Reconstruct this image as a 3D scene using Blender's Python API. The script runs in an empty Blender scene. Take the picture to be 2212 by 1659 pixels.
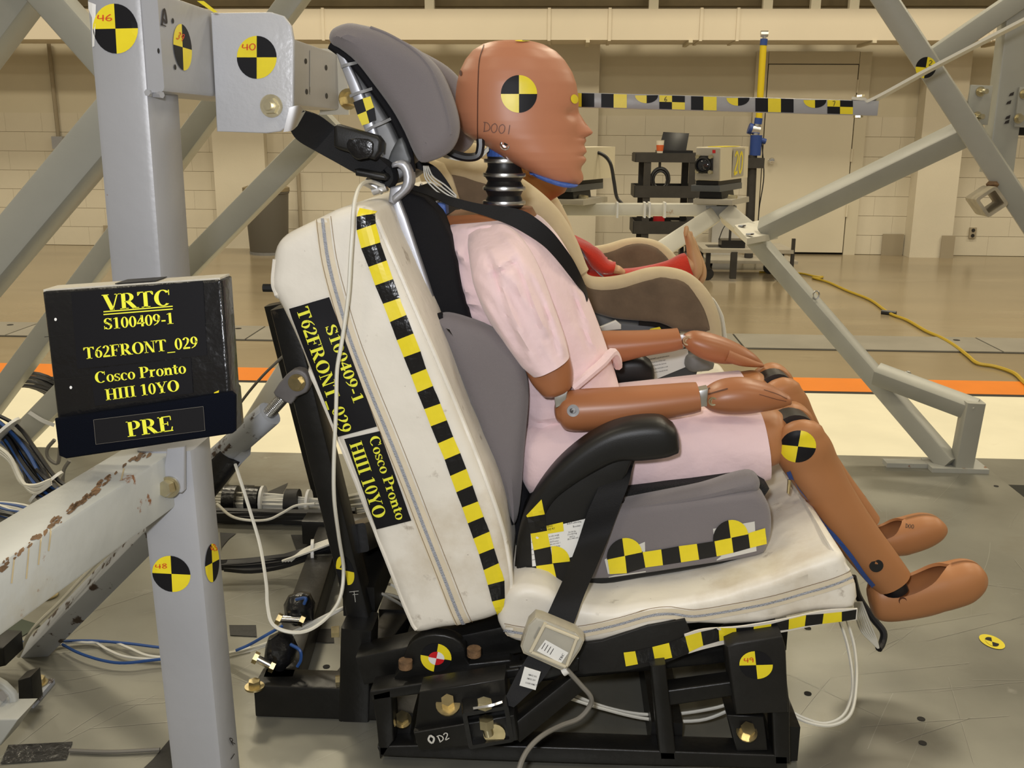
import bpy, bmesh, math, random
from mathutils import Vector, Matrix
from mathutils.bvhtree import BVHTree
from mathutils.geometry import delaunay_2d_cdt

random.seed(7)
SC = bpy.context.scene
COL = SC.collection

# ---------------------------------------------------------------- camera
FPX, CX, CY = 2140.0, 1106.0, 829.5          # focal length and centre in pixels of the 2212x1659 frame
CAM = Vector((0, 0, 0.88))                   # metres above the sled's steel deck (Z = 0)
_d = Vector(((1224 - CX) / FPX, (CY - 288) / FPX, -1)).normalized()        # the sled's depth axis seen by the camera
_z = Vector((.006, 1, (CY - 288) / FPX + .006 * (1224 - CX) / FPX)).normalized()
_x = _d.cross(_z).normalized()
_z = _x.cross(_d).normalized()
ROT = Matrix((_x, _d, _z))                   # camera -> world
cam_d = bpy.data.cameras.new('camera'); cam = bpy.data.objects.new('camera', cam_d); COL.objects.link(cam)
cam_d.sensor_width = 36; cam_d.lens = FPX / 2212 * 36; cam_d.clip_end = 200; cam_d.clip_start = .02
cam.matrix_world = Matrix.Translation(CAM) @ ROT.to_4x4()
SC.camera = cam

# ---------------------------------------------------------------- light and exposure
SC.view_settings.view_transform = 'Standard'; SC.view_settings.look = 'None'
SC.view_settings.gamma = 1; SC.view_settings.use_curve_mapping = False
SC.view_settings.exposure = 0.27
W = bpy.data.worlds.new('world'); SC.world = W; W.use_nodes = True
W.node_tree.nodes['Background'].inputs[0].default_value = (1, .88, .66, 1)
W.node_tree.nodes['Background'].inputs[1].default_value = .20
def lamp(name, kind, loc, energy, color, size=1.0, sizey=None, aim=None):
    l = bpy.data.lights.new(name, kind); l.energy = energy; l.color = color
    if kind == 'AREA':
        l.shape = 'RECTANGLE'; l.size = size; l.size_y = sizey or size
    else: l.shadow_soft_size = size
    o = bpy.data.objects.new(name, l); COL.objects.link(o); o.location = loc
    if aim is not None: o.rotation_euler = (Vector(aim) - Vector(loc)).to_track_quat('-Z', 'Y').to_euler()
    return o
FLOOR_Z = -.45
for ix, x in enumerate((-7.5, -2.5, 2.5, 7.5)):
    for iy, y in enumerate((-3.0, 1.6, 5.2, 8.8)):
        lamp('hall_lamp', 'AREA', (x, y, 5.3), 44 if y < 4 else 96, (1, .885, .66), 1.3, .7, (x, y, 0))
lamp('camera_flash', 'POINT', (-.06, .0, .97), 36, (.95, .96, 1.0), .03)

# ---------------------------------------------------------------- pixel <-> world
def ray(px, py): return ROT @ Vector(((px - CX) / FPX, (CY - py) / FPX, -1))
def P(px, py, Y):
    r = ray(px, py); return CAM + r * (Y / r.y)
def PZ(px, py, Z=0.0):
    r = ray(px, py); return CAM + r * ((Z - CAM.z) / r.z)
def wpx(n, py, Y, px=1106):
    return (P(px + n / 2, py, Y) - P(px - n / 2, py, Y)).length
def hpx(n, py, Y, px=1106):
    return (P(px, py - n / 2, Y) - P(px, py + n / 2, Y)).length

def proj(p):
    q = ROT.transposed() @ (Vector(p) - CAM); return CX - q.x / q.z * FPX, CY + q.y / q.z * FPX
# ---------------------------------------------------------------- materials
MATS = {}
def _n(nt, t, **kw):
    n = nt.nodes.new(t)
    for k, v in kw.items(): setattr(n, k, v)
    return n
def mat(name, col, rough=.5, metal=0, var=0, vs=12, bump=0, bs=300, spots=None, spec=.5, coat=0, sheen=0, alpha=1, trans=0, emit=0, stretch=None, chips=None, wave=None):
    """spots: list of (colour, scale, threshold, softness); chips the same with voronoi edges"""
    m = bpy.data.materials.new(name); m.use_nodes = True; nt = m.node_tree
    b = nt.nodes['Principled BSDF']; b.inputs['Roughness'].default_value = rough; b.inputs['Metallic'].default_value = metal
    b.inputs['Specular IOR Level'].default_value = spec; b.inputs['Coat Weight'].default_value = coat
    b.inputs['Sheen Weight'].default_value = sheen; b.inputs['Alpha'].default_value = alpha
    b.inputs['Transmission Weight'].default_value = trans
    c4 = (*col, 1); b.inputs['Base Color'].default_value = c4
    if emit:
        b.inputs['Emission Color'].default_value = c4; b.inputs['Emission Strength'].default_value = emit
    tc = _n(nt, 'ShaderNodeTexCoord'); vec = tc.outputs['Object']
    if stretch:
        mp = _n(nt, 'ShaderNodeMapping'); mp.inputs['Scale'].default_value = stretch
        nt.links.new(vec, mp.inputs['Vector']); vec = mp.outputs['Vector']
    cur = None
    if var:
        no = _n(nt, 'ShaderNodeTexNoise'); no.inputs['Scale'].default_value = vs; no.inputs['Detail'].default_value = 6
        nt.links.new(vec, no.inputs['Vector'])
        rp = _n(nt, 'ShaderNodeValToRGB')
        rp.color_ramp.elements[0].position = .32; rp.color_ramp.elements[1].position = .68
        rp.color_ramp.elements[0].color = (*[c * (1 - var) for c in col], 1); rp.color_ramp.elements[1].color = (*[min(1, c * (1 + var)) for c in col], 1)
        nt.links.new(no.outputs['Fac'], rp.inputs['Fac']); cur = rp.outputs['Color']
    for (sc_, s, th, soft) in (spots or []):
        no = _n(nt, 'ShaderNodeTexNoise'); no.inputs['Scale'].default_value = s; no.inputs['Detail'].default_value = 8; no.inputs['Roughness'].default_value = .62
        nt.links.new(vec, no.inputs['Vector'])
        rp = _n(nt, 'ShaderNodeValToRGB'); rp.color_ramp.elements[0].position = th; rp.color_ramp.elements[1].position = min(1, th + soft)
        nt.links.new(no.outputs['Fac'], rp.inputs['Fac'])
        mx = _n(nt, 'ShaderNodeMix', data_type='RGBA'); nt.links.new(rp.outputs['Color'], mx.inputs[0])
        if cur: nt.links.new(cur, mx.inputs[6])
        else: mx.inputs[6].default_value = c4
        mx.inputs[7].default_value = (*sc_, 1); cur = mx.outputs[2]
    if cur: nt.links.new(cur, b.inputs['Base Color'])
    if bump:
        if wave:
            no = _n(nt, 'ShaderNodeTexWave'); no.inputs['Scale'].default_value = bs; no.inputs['Distortion'].default_value = wave; out = no.outputs['Fac']
        else:
            no = _n(nt, 'ShaderNodeTexNoise'); no.inputs['Scale'].default_value = bs; no.inputs['Detail'].default_value = 4; out = no.outputs['Fac']
        nt.links.new(vec, no.inputs['Vector'])
        bp = _n(nt, 'ShaderNodeBump'); bp.inputs['Strength'].default_value = bump; bp.inputs['Distance'].default_value = .01
        nt.links.new(out, bp.inputs['Height']); nt.links.new(bp.outputs['Normal'], b.inputs['Normal'])
    MATS[name] = m
    return m

RUST = (.20, .075, .02)
mat('steel_paint', (.335, .34, .36), .36, var=.05, vs=5, bump=.05, bs=60, spots=[(RUST, 26, .735, .03), ((.24, .25, .25), 3, .66, .25)])
mat('steel_paint_worn', (.37, .375, .35), .45, var=.08, vs=7, bump=.06, bs=60, spots=[(RUST, 17, .64, .03), ((.36, .31, .2), 4, .6, .25)])
mat('steel_paint_green', (.36, .36, .32), .42, var=.06, vs=6, bump=.04, bs=60, spots=[(RUST, 22, .72, .03)])
mat('steel_paint_white', (.62, .60, .52), .45, var=.05, vs=6, spots=[((.34, .16, .04), 14, .665, .06)])
mat('steel_speckled', (.36, .38, .42), .5, var=.08, vs=9, spots=[((.05, .03, .02), 30, .57, .05), (RUST, 12, .68, .05)])
mat('steel_plate_paint', (.50, .51, .54), .32, bump=.12, bs=90, spots=[((.02, .02, .025), 42, .70, .012)])
mat('steel_rust_stain', (.42, .34, .2), .6, var=.15, vs=40)
mat('primer_tan', (.34, .30, .22), .6, var=.15, vs=30)
mat('scratch', (.33, .32, .28), .4, metal=.5)
mat('clevis_steel', (.16, .15, .15), .55, metal=.3, var=.2, vs=20, spots=[((.14, .09, .05), 9, .58, .15)])
mat('rust', (.15, .085, .04), .8, var=.4, vs=60, bump=.3, bs=150)
mat('deck_steel', (.225, .22, .185), .36, metal=.4, var=.2, vs=3.2, bump=.03, bs=30, spots=[((.145, .125, .09), 2.2, .54, .2), ((.32, .31, .27), 9, .66, .1)])
mat('zinc', (.66, .60, .42), .3, metal=1, var=.12, vs=60)
mat('brass_zinc', (.55, .46, .26), .3, metal=1, var=.15, vs=80)
mat('chrome', (.75, .75, .76), .16, metal=1)
mat('aluminium', (.62, .62, .62), .3, metal=1, var=.06, vs=40)
mat('silver_plastic', (.42, .43, .47), .34, metal=.45)
mat('silver_plastic_dark', (.20, .20, .20), .5, metal=.2, var=.1, vs=20)
mat('black_paint', (.008, .0078, .0075), .36, var=.3, vs=14, bump=.06, bs=70, spots=[((.035, .028, .02), 24, .68, .06)], spec=.35)
mat('black_plastic', (.009, .009, .009), .42, spec=.35, bump=.05, bs=900)
mat('black_rubber', (.012, .012, .013), .42)
mat('black_fabric', (.008, .008, .010), .85, bump=.25, bs=900, spec=.2)
mat('black_tape', (.008, .008, .009), .25, spec=.4, bump=.25, bs=55)
mat('black_tape_matte', (.010, .0095, .009), .5, spec=.35, var=.2, vs=20, bump=.1, bs=60)
mat('black_cloth_board', (.003, .004, .008), .95, spec=.08, bump=.3, bs=800)
mat('webbing', (.006, .006, .007), .6, bump=.2, bs=1100, spec=.25)
mat('black_print', (.008, .008, .010), .5, spec=.2)
mat('black_cable', (.012, .012, .014), .35)
mat('grey_cable', (.16, .15, .13), .5)
mat('white_cable', (.68, .66, .58), .5)
mat('blue_cable', (.02, .075, .26), .45)
mat('yellow_cord', (.42, .29, .02), .5)
mat('yellow_print', (.80, .66, .02), .38, var=.05, vs=40)
mat('yellow_text', (.80, .80, .05), .5)
mat('red_ink', (.62, .06, .01), .6)
mat('red_print', (.55, .012, .016), .4)
mat('white_print', (.78, .78, .76), .5)
mat('black_ink', (.02, .015, .015), .6)
mat('faded_ink', (.16, .075, .055), .6)
mat('white_ink', (.55, .54, .5), .7)
mat('vinyl_white', (.74, .70, .62), .45, var=.05, vs=6, bump=.16, bs=26, spots=[((.54, .46, .34), 5, .56, .22), ((.34, .29, .23), 26, .63, .10), ((.22, .18, .14), 90, .70, .05)])
mat('vinyl_strip', (.66, .58, .44), .5, var=.06, vs=15, bump=.1, bs=60, spots=[((.42, .32, .2), 9, .6, .2)])
mat('stitch', (.22, .15, .07), .8)
mat('zipper', (.45, .47, .52), .5, bump=.7, bs=500)
mat('grey_fabric', (.178, .160, .168), .9, bump=.22, bs=850, sheen=.25, var=.05, vs=6)
mat('light_piping', (.5, .48, .48), .7)
mat('black_mesh', (.012, .012, .013), .8, bump=.8, bs=420)
mat('dummy_vinyl', (.335, .128, .052), .38, var=.04, vs=8, spec=.5)
mat('dummy_vinyl_head', (.48, .20, .11), .40, var=.03, vs=6, spec=.45)
mat('dummy_vinyl_leg', (.40, .175, .070), .45, var=.05, vs=7, spec=.4)
mat('dummy_dark', (.09, .03, .015), .6)
mat('blue_vinyl', (.05, .12, .42), .5, bump=.2, bs=200)
mat('pink_cotton', (.82, .62, .64), .92, var=.03, vs=5, bump=.5, bs=22, sheen=.3)
mat('suede_brown', (.150, .106, .068), .95, var=.22, vs=16, bump=.7, bs=13, sheen=.3)
mat('suede_cream', (.56, .46, .29), .92, var=.06, vs=20, bump=.12, bs=45, sheen=.2)
mat('red_fleece', (.50, .026, .010), .95, var=.08, vs=20, bump=.15, bs=220, sheen=.3)
mat('child_skin', (.56, .33, .17), .5, var=.06, vs=15)
mat('child_skin_dark', (.36, .16, .05), .5)
mat('grey_plastic', (.075, .08, .085), .45)
mat('belt_grey', (.36, .36, .42), .7, bump=.3, bs=300)
mat('clear_plastic', (.62, .60, .52), .12, alpha=.42, var=.06, vs=30, coat=.4)
mat('dirty_plastic', (.44, .40, .31), .3, var=.14, vs=35)
mat('hall_wall', (.60, .545, .42), .75, var=.03, vs=2, bump=.04, bs=60)
mat('block_paint', (.64, .585, .47), .75, var=.035, vs=2.5, bump=.10, bs=90)
mat('mortar_x', (.50, .45, .35), .85)
mat('door_paint', (.66, .60, .47), .55, var=.02, vs=2)
mat('duct_paint', (.66, .59, .47), .6, var=.02, vs=2)
mat('dark_beam', (.22, .175, .10), .8, var=.12, vs=3)
mat('base_patch', (.33, .28, .2), .7)
mat('concrete', (.25, .20, .125), .20, var=.14, vs=.9, bump=.012, bs=9, stretch=(.45, 1.6, 1), spots=[((.33, .275, .18), 1.2, .52, .3), ((.15, .115, .07), 3.2, .64, .16)], spec=.6)
mat('floor_grey', (.25, .235, .20), .35, var=.1, vs=3)
mat('floor_orange', (.72, .20, .012), .35, var=.04, vs=5)
mat('floor_white', (.74, .70, .54), .38, var=.05, vs=3, spots=[((.52, .46, .33), 3, .62, .15)])
mat('gap_dark', (.02, .018, .015), .9)
mat('bin_grey', (.115, .105, .088), .6)
mat('camera_grey', (.36, .33, .27), .5, var=.06, vs=20)
mat('camera_tan', (.60, .54, .40), .5)
mat('cart_black', (.028, .025, .022), .6, var=.2, vs=10)
mat('laptop_black', (.008, .008, .010), .3)
mat('yellow_tube', (.62, .47, .01), .35)
mat('blue_plastic', (.02, .055, .24), .4)
mat('white_plastic', (.70, .69, .66), .5)
mat('paper_cup', (.72, .66, .55), .6)
mat('orange_print', (.62, .12, .03), .5)
mat('zip_tie', (.72, .72, .70), .4)
mat('lens_glass', (.01, .012, .02), .05, coat=1)
mat('foam_edge', (.48, .45, .38), .9, bump=.2, bs=120)
mat('green_dark_tape', (.05, .065, .045), .8)
mat('transparent_label', (.62, .61, .57), .3)

# ---------------------------------------------------------------- mesh helpers: shapes are (verts, faces[, material index per face])
def join(*shapes):
    V, F, I = [], [], []
    for s in shapes:
        o = len(V); V += [Vector(v) for v in s[0]]; F += [tuple(i + o for i in f) for f in s[1]]
        I += list(s[2]) if len(s) > 2 else [0] * len(s[1])
    return V, F, I
def mapv(s, fn): return ([fn(v) for v in s[0]],) + tuple(s[1:])

ORIGIN = {}
def mk(name, shape, m, parent=None, label=None, cat=None, group=None, kind=None, smooth=38):
    V, F = [Vector(v) for v in shape[0]], shape[1]
    idx = shape[2] if len(shape) > 2 else None
    lo = Vector([min(v[i] for v in V) for i in range(3)]); hi = Vector([max(v[i] for v in V) for i in range(3)])
    o0 = Vector(((lo.x + hi.x) / 2, (lo.y + hi.y) / 2, lo.z))
    me = bpy.data.meshes.new(name)
    bm = bmesh.new()
    bv = [bm.verts.new(v - o0) for v in V]
    for i, f in enumerate(F):
        try:
            fc = bm.faces.new([bv[k] for k in f])
            if idx: fc.material_index = idx[i]
        except ValueError: pass
    bmesh.ops.remove_doubles(bm, verts=bm.verts, dist=2e-6)
    bmesh.ops.recalc_face_normals(bm, faces=bm.faces)
    bm.to_mesh(me); bm.free()
    for mm in (m if isinstance(m, (list, tuple)) else [m]): me.materials.append(MATS[mm])
    if smooth:
        me.shade_smooth(); me.set_sharp_from_angle(angle=math.radians(smooth))
    o = bpy.data.objects.new(name, me); COL.objects.link(o)
    place(o, o0, parent); tag(o, label, cat, group, kind)
    return o
def place(o, o0, parent):
    ORIGIN[o.name] = o0.copy()
    if parent is not None:
        o.parent = parent; o.location = o0 - ORIGIN[parent.name]
    else: o.location = o0
def tag(o, label=None, cat=None, group=None, kind=None):
    if label: o['label'] = label
    if cat: o['category'] = cat
    if group: o['group'] = group
    if kind: o['kind'] = kind
def thing(name, label, cat, loc, group=None):
    o = bpy.data.objects.new(name, None); COL.objects.link(o); o.empty_display_size = .05
    place(o, Vector(loc), None); tag(o, label, cat, group); return o

def catmull(pts, n=6, closed=False):
    pts = [Vector(p) for p in pts]; out = []; N = len(pts)
    for i in range(N if closed else N - 1):
        p1, p2 = pts[i], pts[(i + 1) % N]
        p0 = pts[i - 1] if (closed or i > 0) else p1 * 2 - p2
        p3 = pts[(i + 2) % N] if (closed or i + 2 < N) else p2 * 2 - p1
        for k in range(n):
            t = k / n
            out.append(.5 * ((2 * p1) + (p2 - p0) * t + (2 * p0 - 5 * p1 + 4 * p2 - p3) * t * t + (3 * p1 - p0 - 3 * p2 + p3) * t ** 3))
    if not closed: out.append(pts[-1])
    return out

def rings(R, cap0=True, cap1=True):
    """skin closed rings of equal count"""
    n = len(R[0]); V = [v for r in R for v in r]; F = []
    for i in range(len(R) - 1):
        for k in range(n):
            a, b = i * n + k, i * n + (k + 1) % n
            F.append((a, b, b + n, a + n))
    if cap0: F.append(tuple(range(n)))
    if cap1: F.append(tuple(range((len(R) - 1) * n, len(R) * n)))
    return V, F

def box(c, s, rot=None):
    c = Vector(c); V = []
    for x in (-1, 1):
        for y in (-1, 1):
            for z in (-1, 1):
                v = Vector((x * s[0] / 2, y * s[1] / 2, z * s[2] / 2))
                V.append(c + (rot @ v if rot else v))
    return V, [(0, 1, 3, 2), (4, 6, 7, 5), (0, 4, 5, 1), (2, 3, 7, 6), (0, 2, 6, 4), (1, 5, 7, 3)]

def rsec(w, h, r, k=2):
    r = min(r, w * .49, h * .49); out = []
    for sx, sy, a0 in ((1, 1, 0), (-1, 1, 90), (-1, -1, 180), (1, -1, 270)):
        for i in range(k + 1):
            a = math.radians(a0 + 90 * i / k)
            out.append((sx * (w / 2 - r) + r * math.cos(a), sy * (h / 2 - r) + r * math.sin(a)))
    return out

def frame(a, up):
    a = Vector(a).normalized(); up = Vector(up); v = (up - a * up.dot(a))
    if v.length < 1e-5: v = Vector((1, 0, 0)) - a * a.x
    v.normalize(); return a, v, a.cross(v).normalized()

def beam(p0, p1, w, h, up=(0, 1, 0), r=.006, hollow=0):
    """rectangular tube; h along 'up', w across"""
    p0, p1 = Vector(p0), Vector(p1); a, v, u = frame(p1 - p0, up)
    sec = rsec(w, h, r)
    R = [[p + u * x + v * y for x, y in sec] for p in (p0, p1)]
    if not hollow: return rings(R)
    s2 = rsec(w - 2 * hollow, h - 2 * hollow, max(.001, r - hollow / 2))
    R2 = [[p + u * x + v * y for x, y in s2] for p in (p0, p1)]
    n = len(sec); V = R[0] + R[1] + R2[0] + R2[1]; F = []
    for k in range(n):
        j = (k + 1) % n
        F += [(k, j, n + j, n + k), (2 * n + k, 3 * n + k, 3 * n + j, 2 * n + j), (k, 2 * n + k, 2 * n + j, j), (n + k, n + j, 3 * n + j, 3 * n + k)]
    return V, F

def cyl(p0, p1, r0, r1=None, n=16, up=(.3, .9, .2)):
    r1 = r0 if r1 is None else r1
    p0, p1 = Vector(p0), Vector(p1); a, v, u = frame(p1 - p0, up)
    R = [[p + (u * math.cos(2 * math.pi * k / n) + v * math.sin(2 * math.pi * k / n)) * r for k in range(n)] for p, r in ((p0, r0), (p1, r1))]
    return rings(R)

def lathe(prof, c, axis=(0, 0, 1), n=24):
    """prof: (radius, height along axis)"""
    c = Vector(c); a, v, u = frame(axis, (.31, .9, .2))
    R = [[c + a * h + (u * math.cos(2 * math.pi * k / n) + v * math.sin(2 * math.pi * k / n)) * max(r, 1e-4) for k in range(n)] for r, h in prof]
    return rings(R)

def cable(pts, r, n=6, sub=6, spline=True):
    pts = catmull(pts, sub) if spline else [Vector(p) for p in pts]
    q = [pts[0]]
    for p in pts[1:]:
        if (p - q[-1]).length > 1e-5: q.append(p)
    pts = q; t = (pts[1] - pts[0]).normalized(); _, v, u = frame(t, (.2, .3, .93)); R = []
    for i, p in enumerate(pts):
        tn = (pts[min(i + 1, len(pts) - 1)] - pts[max(i - 1, 0)]).normalized()
        v = (v - tn * v.dot(tn)).normalized(); u = tn.cross(v)
        rr = r(i / (len(pts) - 1)) if callable(r) else r
        R.append([p + (u * math.cos(2 * math.pi * k / n) + v * math.sin(2 * math.pi * k / n)) * rr for k in range(n)])
    return rings(R)

def ribbon(edges, th=.0012, sub=5):
    """edges: list of (left, right) points; a belt of real thickness"""
    L = catmull([e[0] for e in edges], sub); Rr = catmull([e[1] for e in edges], sub); R = []
    for i in range(len(L)):
        t = (L[min(i + 1, len(L) - 1)] - L[max(i - 1, 0)])
        nrm = t.cross(Rr[i] - L[i]).normalized() * (th / 2)
        R.append([L[i] + nrm, Rr[i] + nrm, Rr[i] - nrm, L[i] - nrm])
    return rings(R)

def poly_normals(pts):
    n = len(pts); A = sum(pts[i][0] * pts[(i + 1) % n][1] - pts[(i + 1) % n][0] * pts[i][1] for i in range(n))
    s = 1 if A > 0 else -1; out = []
    for i in range(n):
        dx = pts[(i + 1) % n][0] - pts[i - 1][0]; dy = pts[(i + 1) % n][1] - pts[i - 1][1]
        l = math.hypot(dx, dy) or 1
        out.append((-dy / l * s, dx / l * s))          # inward
    return out

def slab(outline_px, Y0, Y1, r=.004, sub=0, k=3, Yt=None, bulge=0, grid=0):
    """outline traced in the near plane (or in plane Yt), carried from depth Y0 to Y1 with rounded rims"""
    w = [P(x, y, Yt if Yt else Y0) for x, y in outline_px]
    pts = [Vector((v.x, v.z, 0)) for v in w]
    if sub: pts = catmull(pts, sub, True)
    return slab_xz([(p.x, p.y) for p in pts], Y0, Y1, r, k, bulge, grid)
def slab_xz(pts, Y0, Y1, r=.004, k=3, bulge=0, grid=0):
    nr = poly_normals(pts); R = []
    r = min(r, (Y1 - Y0) * .49)
    lim = []
    N = len(pts)
    for i, (p, q) in enumerate(zip(pts, nr)):          # how far a rim may move in before it meets the other side
        best = 9.0
        for j in range(N):
            if j in (i, i - 1) or (i == 0 and j == N - 1): continue
            a, b = pts[j], pts[(j + 1) % N]; ex, ey = b[0] - a[0], b[1] - a[1]
            den = q[0] * ey - q[1] * ex
            if abs(den) < 1e-12: continue
            t = ((a[0] - p[0]) * ey - (a[1] - p[1]) * ex) / den; u = ((a[0] - p[0]) * q[1] - (a[1] - p[1]) * q[0]) / den
            if t > 1e-5 and -1e-6 <= u <= 1 + 1e-6: best = min(best, t)
        lim.append(.38 * best)
    def ring(y, d):
        Q = [[p[0] + q[0] * min(d, l), p[1] + q[1] * min(d, l)] for p, q, l in zip(pts, nr, lim)]
        if d > 0:
            for _ in range(12):
                bad = 0
                for i in range(N):
                    j = (i + 1) % N
                    if (Q[j][0] - Q[i][0]) * (pts[j][0] - pts[i][0]) + (Q[j][1] - Q[i][1]) * (pts[j][1] - pts[i][1]) < 0:
                        mx, my = (Q[i][0] + Q[j][0]) / 2, (Q[i][1] + Q[j][1]) / 2; e = 1e-6
                        dx, dy = pts[j][0] - pts[i][0], pts[j][1] - pts[i][1]
                        Q[i] = [mx - dx * 1e-3, my - dy * 1e-3]; Q[j] = [mx + dx * 1e-3, my + dy * 1e-3]; bad = 1
                if not bad: break
        return [Vector((a, y, b)) for a, b in Q]
    if r > 0:
        for i in range(k + 1):
            a = math.pi / 2 * i / k; R.append(ring(Y0 + r - r * math.sin(math.pi / 2 - 0) * math.cos(a), r * (1 - math.sin(a))))
        if bulge: R.append(ring((Y0 + Y1) / 2, -bulge))
        for i in range(k + 1):
            a = math.pi / 2 * (1 - i / k); R.append(ring(Y1 - r + r * math.cos(a), r * (1 - math.sin(a))))
    else: R = [ring(Y0, 0), ring(Y1, 0)]
    V, F = rings(R, False, False)
    for r_, y in ((R[0], Y0), (R[-1], Y1)):              # flat ends, filled safely even where the rim is concave
        n = len(r_)
        ex = []
        if grid and y == Y0:                             # inner points let a soft cover crease
            xs_, zs_ = [v.x for v in r_], [v.z for v in r_]; x = min(xs_)
            while x < max(xs_):
                z = min(zs_)
                while z < max(zs_):
                    ex.append(Vector((x + random.uniform(-.2, .2) * grid, z + random.uniform(-.2, .2) * grid))); z += grid
                x += grid
        vs, _, fs = delaunay_2d_cdt([Vector((v.x, v.z)) for v in r_] + ex, [], [list(range(n))], 1, 1e-7)[:3]
        o = len(V); V += [Vector((v.x, y, v.y)) for v in vs]; F += [tuple(i + o for i in f) for f in fs]
    return V, F

def loft(st, Y=1.55, n=28, sub=4, ex=2.0, round0=0, round1=0, cap=True):
    """st: (pxA, pxB, half depth[, centre depth[, exponent]]): sections spanning two silhouette points"""
    S = []
    for s in st:
        yc = s[3] if len(s) > 3 and s[3] is not None else Y
        e = s[4] if len(s) > 4 else ex
        a, b = P(s[0][0], s[0][1], yc), P(s[1][0], s[1][1], yc)
        S.append((a, b, s[2], e))
    A = catmull([s[0] for s in S], sub); B = catmull([s[1] for s in S], sub)
    H = catmull([Vector((s[2], s[3], 0)) for s in S], sub)
    secs = [[A[i], B[i], H[i].x, H[i].y] for i in range(len(A))]
    def dome(sec, other, depth, k=4):
        c = (sec[0] + sec[1]) / 2; d = (c - (other[0] + other[1]) / 2).normalized(); out = []
        for i in range(1, k + 1):
            a = math.pi / 2 * i / k; f = max(math.cos(a), .04)
            cc = c + d * depth * math.sin(a); hv = (sec[1] - sec[0]) / 2 * f
            out.append([cc - hv, cc + hv, sec[2] * f, sec[3]])
        return out
    if round0: secs = dome(secs[0], secs[1], round0)[::-1] + secs
    if round1: secs = secs + dome(secs[-1], secs[-2], round1)
    R = []
    for a, b, h, e in secs:
        c = (a + b) / 2; u = (b - a) / 2; r = []
        for k in range(n):
            t = 2 * math.pi * k / n; ct, s_ = math.cos(t), math.sin(t)
            r.append(c + u * math.copysign(abs(ct) ** (2 / e), ct) + Vector((0, h, 0)) * math.copysign(abs(s_) ** (2 / e), s_))
        R.append(r)
    return rings(R, cap, cap)

def bolt(p, axis, r=.009, h=.007, washer=1.5, n=6):
    p = Vector(p); a = Vector(axis).normalized()
    s = [cyl(p, p + a * h, r, r * .97, 6)]
    if washer: s.append(cyl(p - a * .001, p + a * .0018, r * washer, None, 18))
    return join(*s)

def bvh_of(*shapes):
    s = join(*shapes); return BVHTree.FromPolygons([tuple(v) for v in s[0]], [tuple(f) for f in s[1]])
def on(px, py, surf, off=.0008):
    """where the sight line through a pixel meets a surface (a tree, a depth Y, or ('z', height))"""
    if isinstance(surf, (int, float)): return P(px, py, surf - off)
    if isinstance(surf, tuple): return PZ(px, py, surf[1] + off)
    r = ray(px, py).normalized(); h = surf.ray_cast(CAM, r)
    if h[0] is None:
        t = 1.4
        for _ in range(6):
            q, nn = surf.find_nearest(CAM + r * t)[:2]; t = (q - CAM).dot(r)
        return q + (nn if nn.dot(r) < 0 else -nn) * off
    nn = h[1] if h[1].dot(r) < 0 else -h[1]
    return h[0] + nn * off
def quad(c, surf, nx=4, ny=4, off=.0008):
    """decal from four pixel corners, draped on a surface"""
    V, F = [], []
    for j in range(ny + 1):
        for i in range(nx + 1):
            u, v = i / nx, j / ny
            x = (c[0][0] * (1 - u) + c[1][0] * u) * (1 - v) + (c[3][0] * (1 - u) + c[2][0] * u) * v
            y = (c[0][1] * (1 - u) + c[1][1] * u) * (1 - v) + (c[3][1] * (1 - u) + c[2][1] * u) * v
            V.append(on(x, y, surf, off))
    for j in range(ny):
        for i in range(nx):
            a = j * (nx + 1) + i; F.append((a, a + 1, a + nx + 2, a + nx + 1))
    return V, F
def disc(c, ax, ay, surf, quads='yk', rot=0, nr=4, na=32, off=.0009, r0=0, colors=(0, 1, 0, 1)):
    """round quadrant mark: pixel centre and two pixel half axes; colours go round from the upper left quarter"""
    V, F, I = [], [], []
    for j in range(nr + 1):
        f = r0 + (1 - r0) * j / nr
        for k in range(na):
            a = 2 * math.pi * (k / na)
            V.append(on(c[0] + (ax[0] * math.cos(a) + ay[0] * math.sin(a)) * f, c[1] + (ax[1] * math.cos(a) + ay[1] * math.sin(a)) * f, surf, off))
    for j in range(nr):
        for k in range(na):
            a, b = j * na + k, j * na + (k + 1) % na
            F.append((a, b, b + na, a + na)); I.append(colors[int(k * 4 / na)])
    return V, F, I
def line_px(pts, w, surf, off=.001, sub=4):
    """thin line drawn on a surface along pixels; w in pixels"""
    q = catmull([Vector((x, y, 0)) for x, y in pts], sub); V, F = [], []
    for i, p in enumerate(q):
        t = (q[min(i + 1, len(q) - 1)] - q[max(i - 1, 0)]).normalized(); nrm = Vector((-t.y, t.x, 0)) * w / 2
        V += [on(p.x + nrm.x, p.y + nrm.y, surf, off), on(p.x - nrm.x, p.y - nrm.y, surf, off)]
    for i in range(len(q) - 1): F.append((2 * i, 2 * i + 1, 2 * i + 3, 2 * i + 2))
    return V, F
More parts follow.
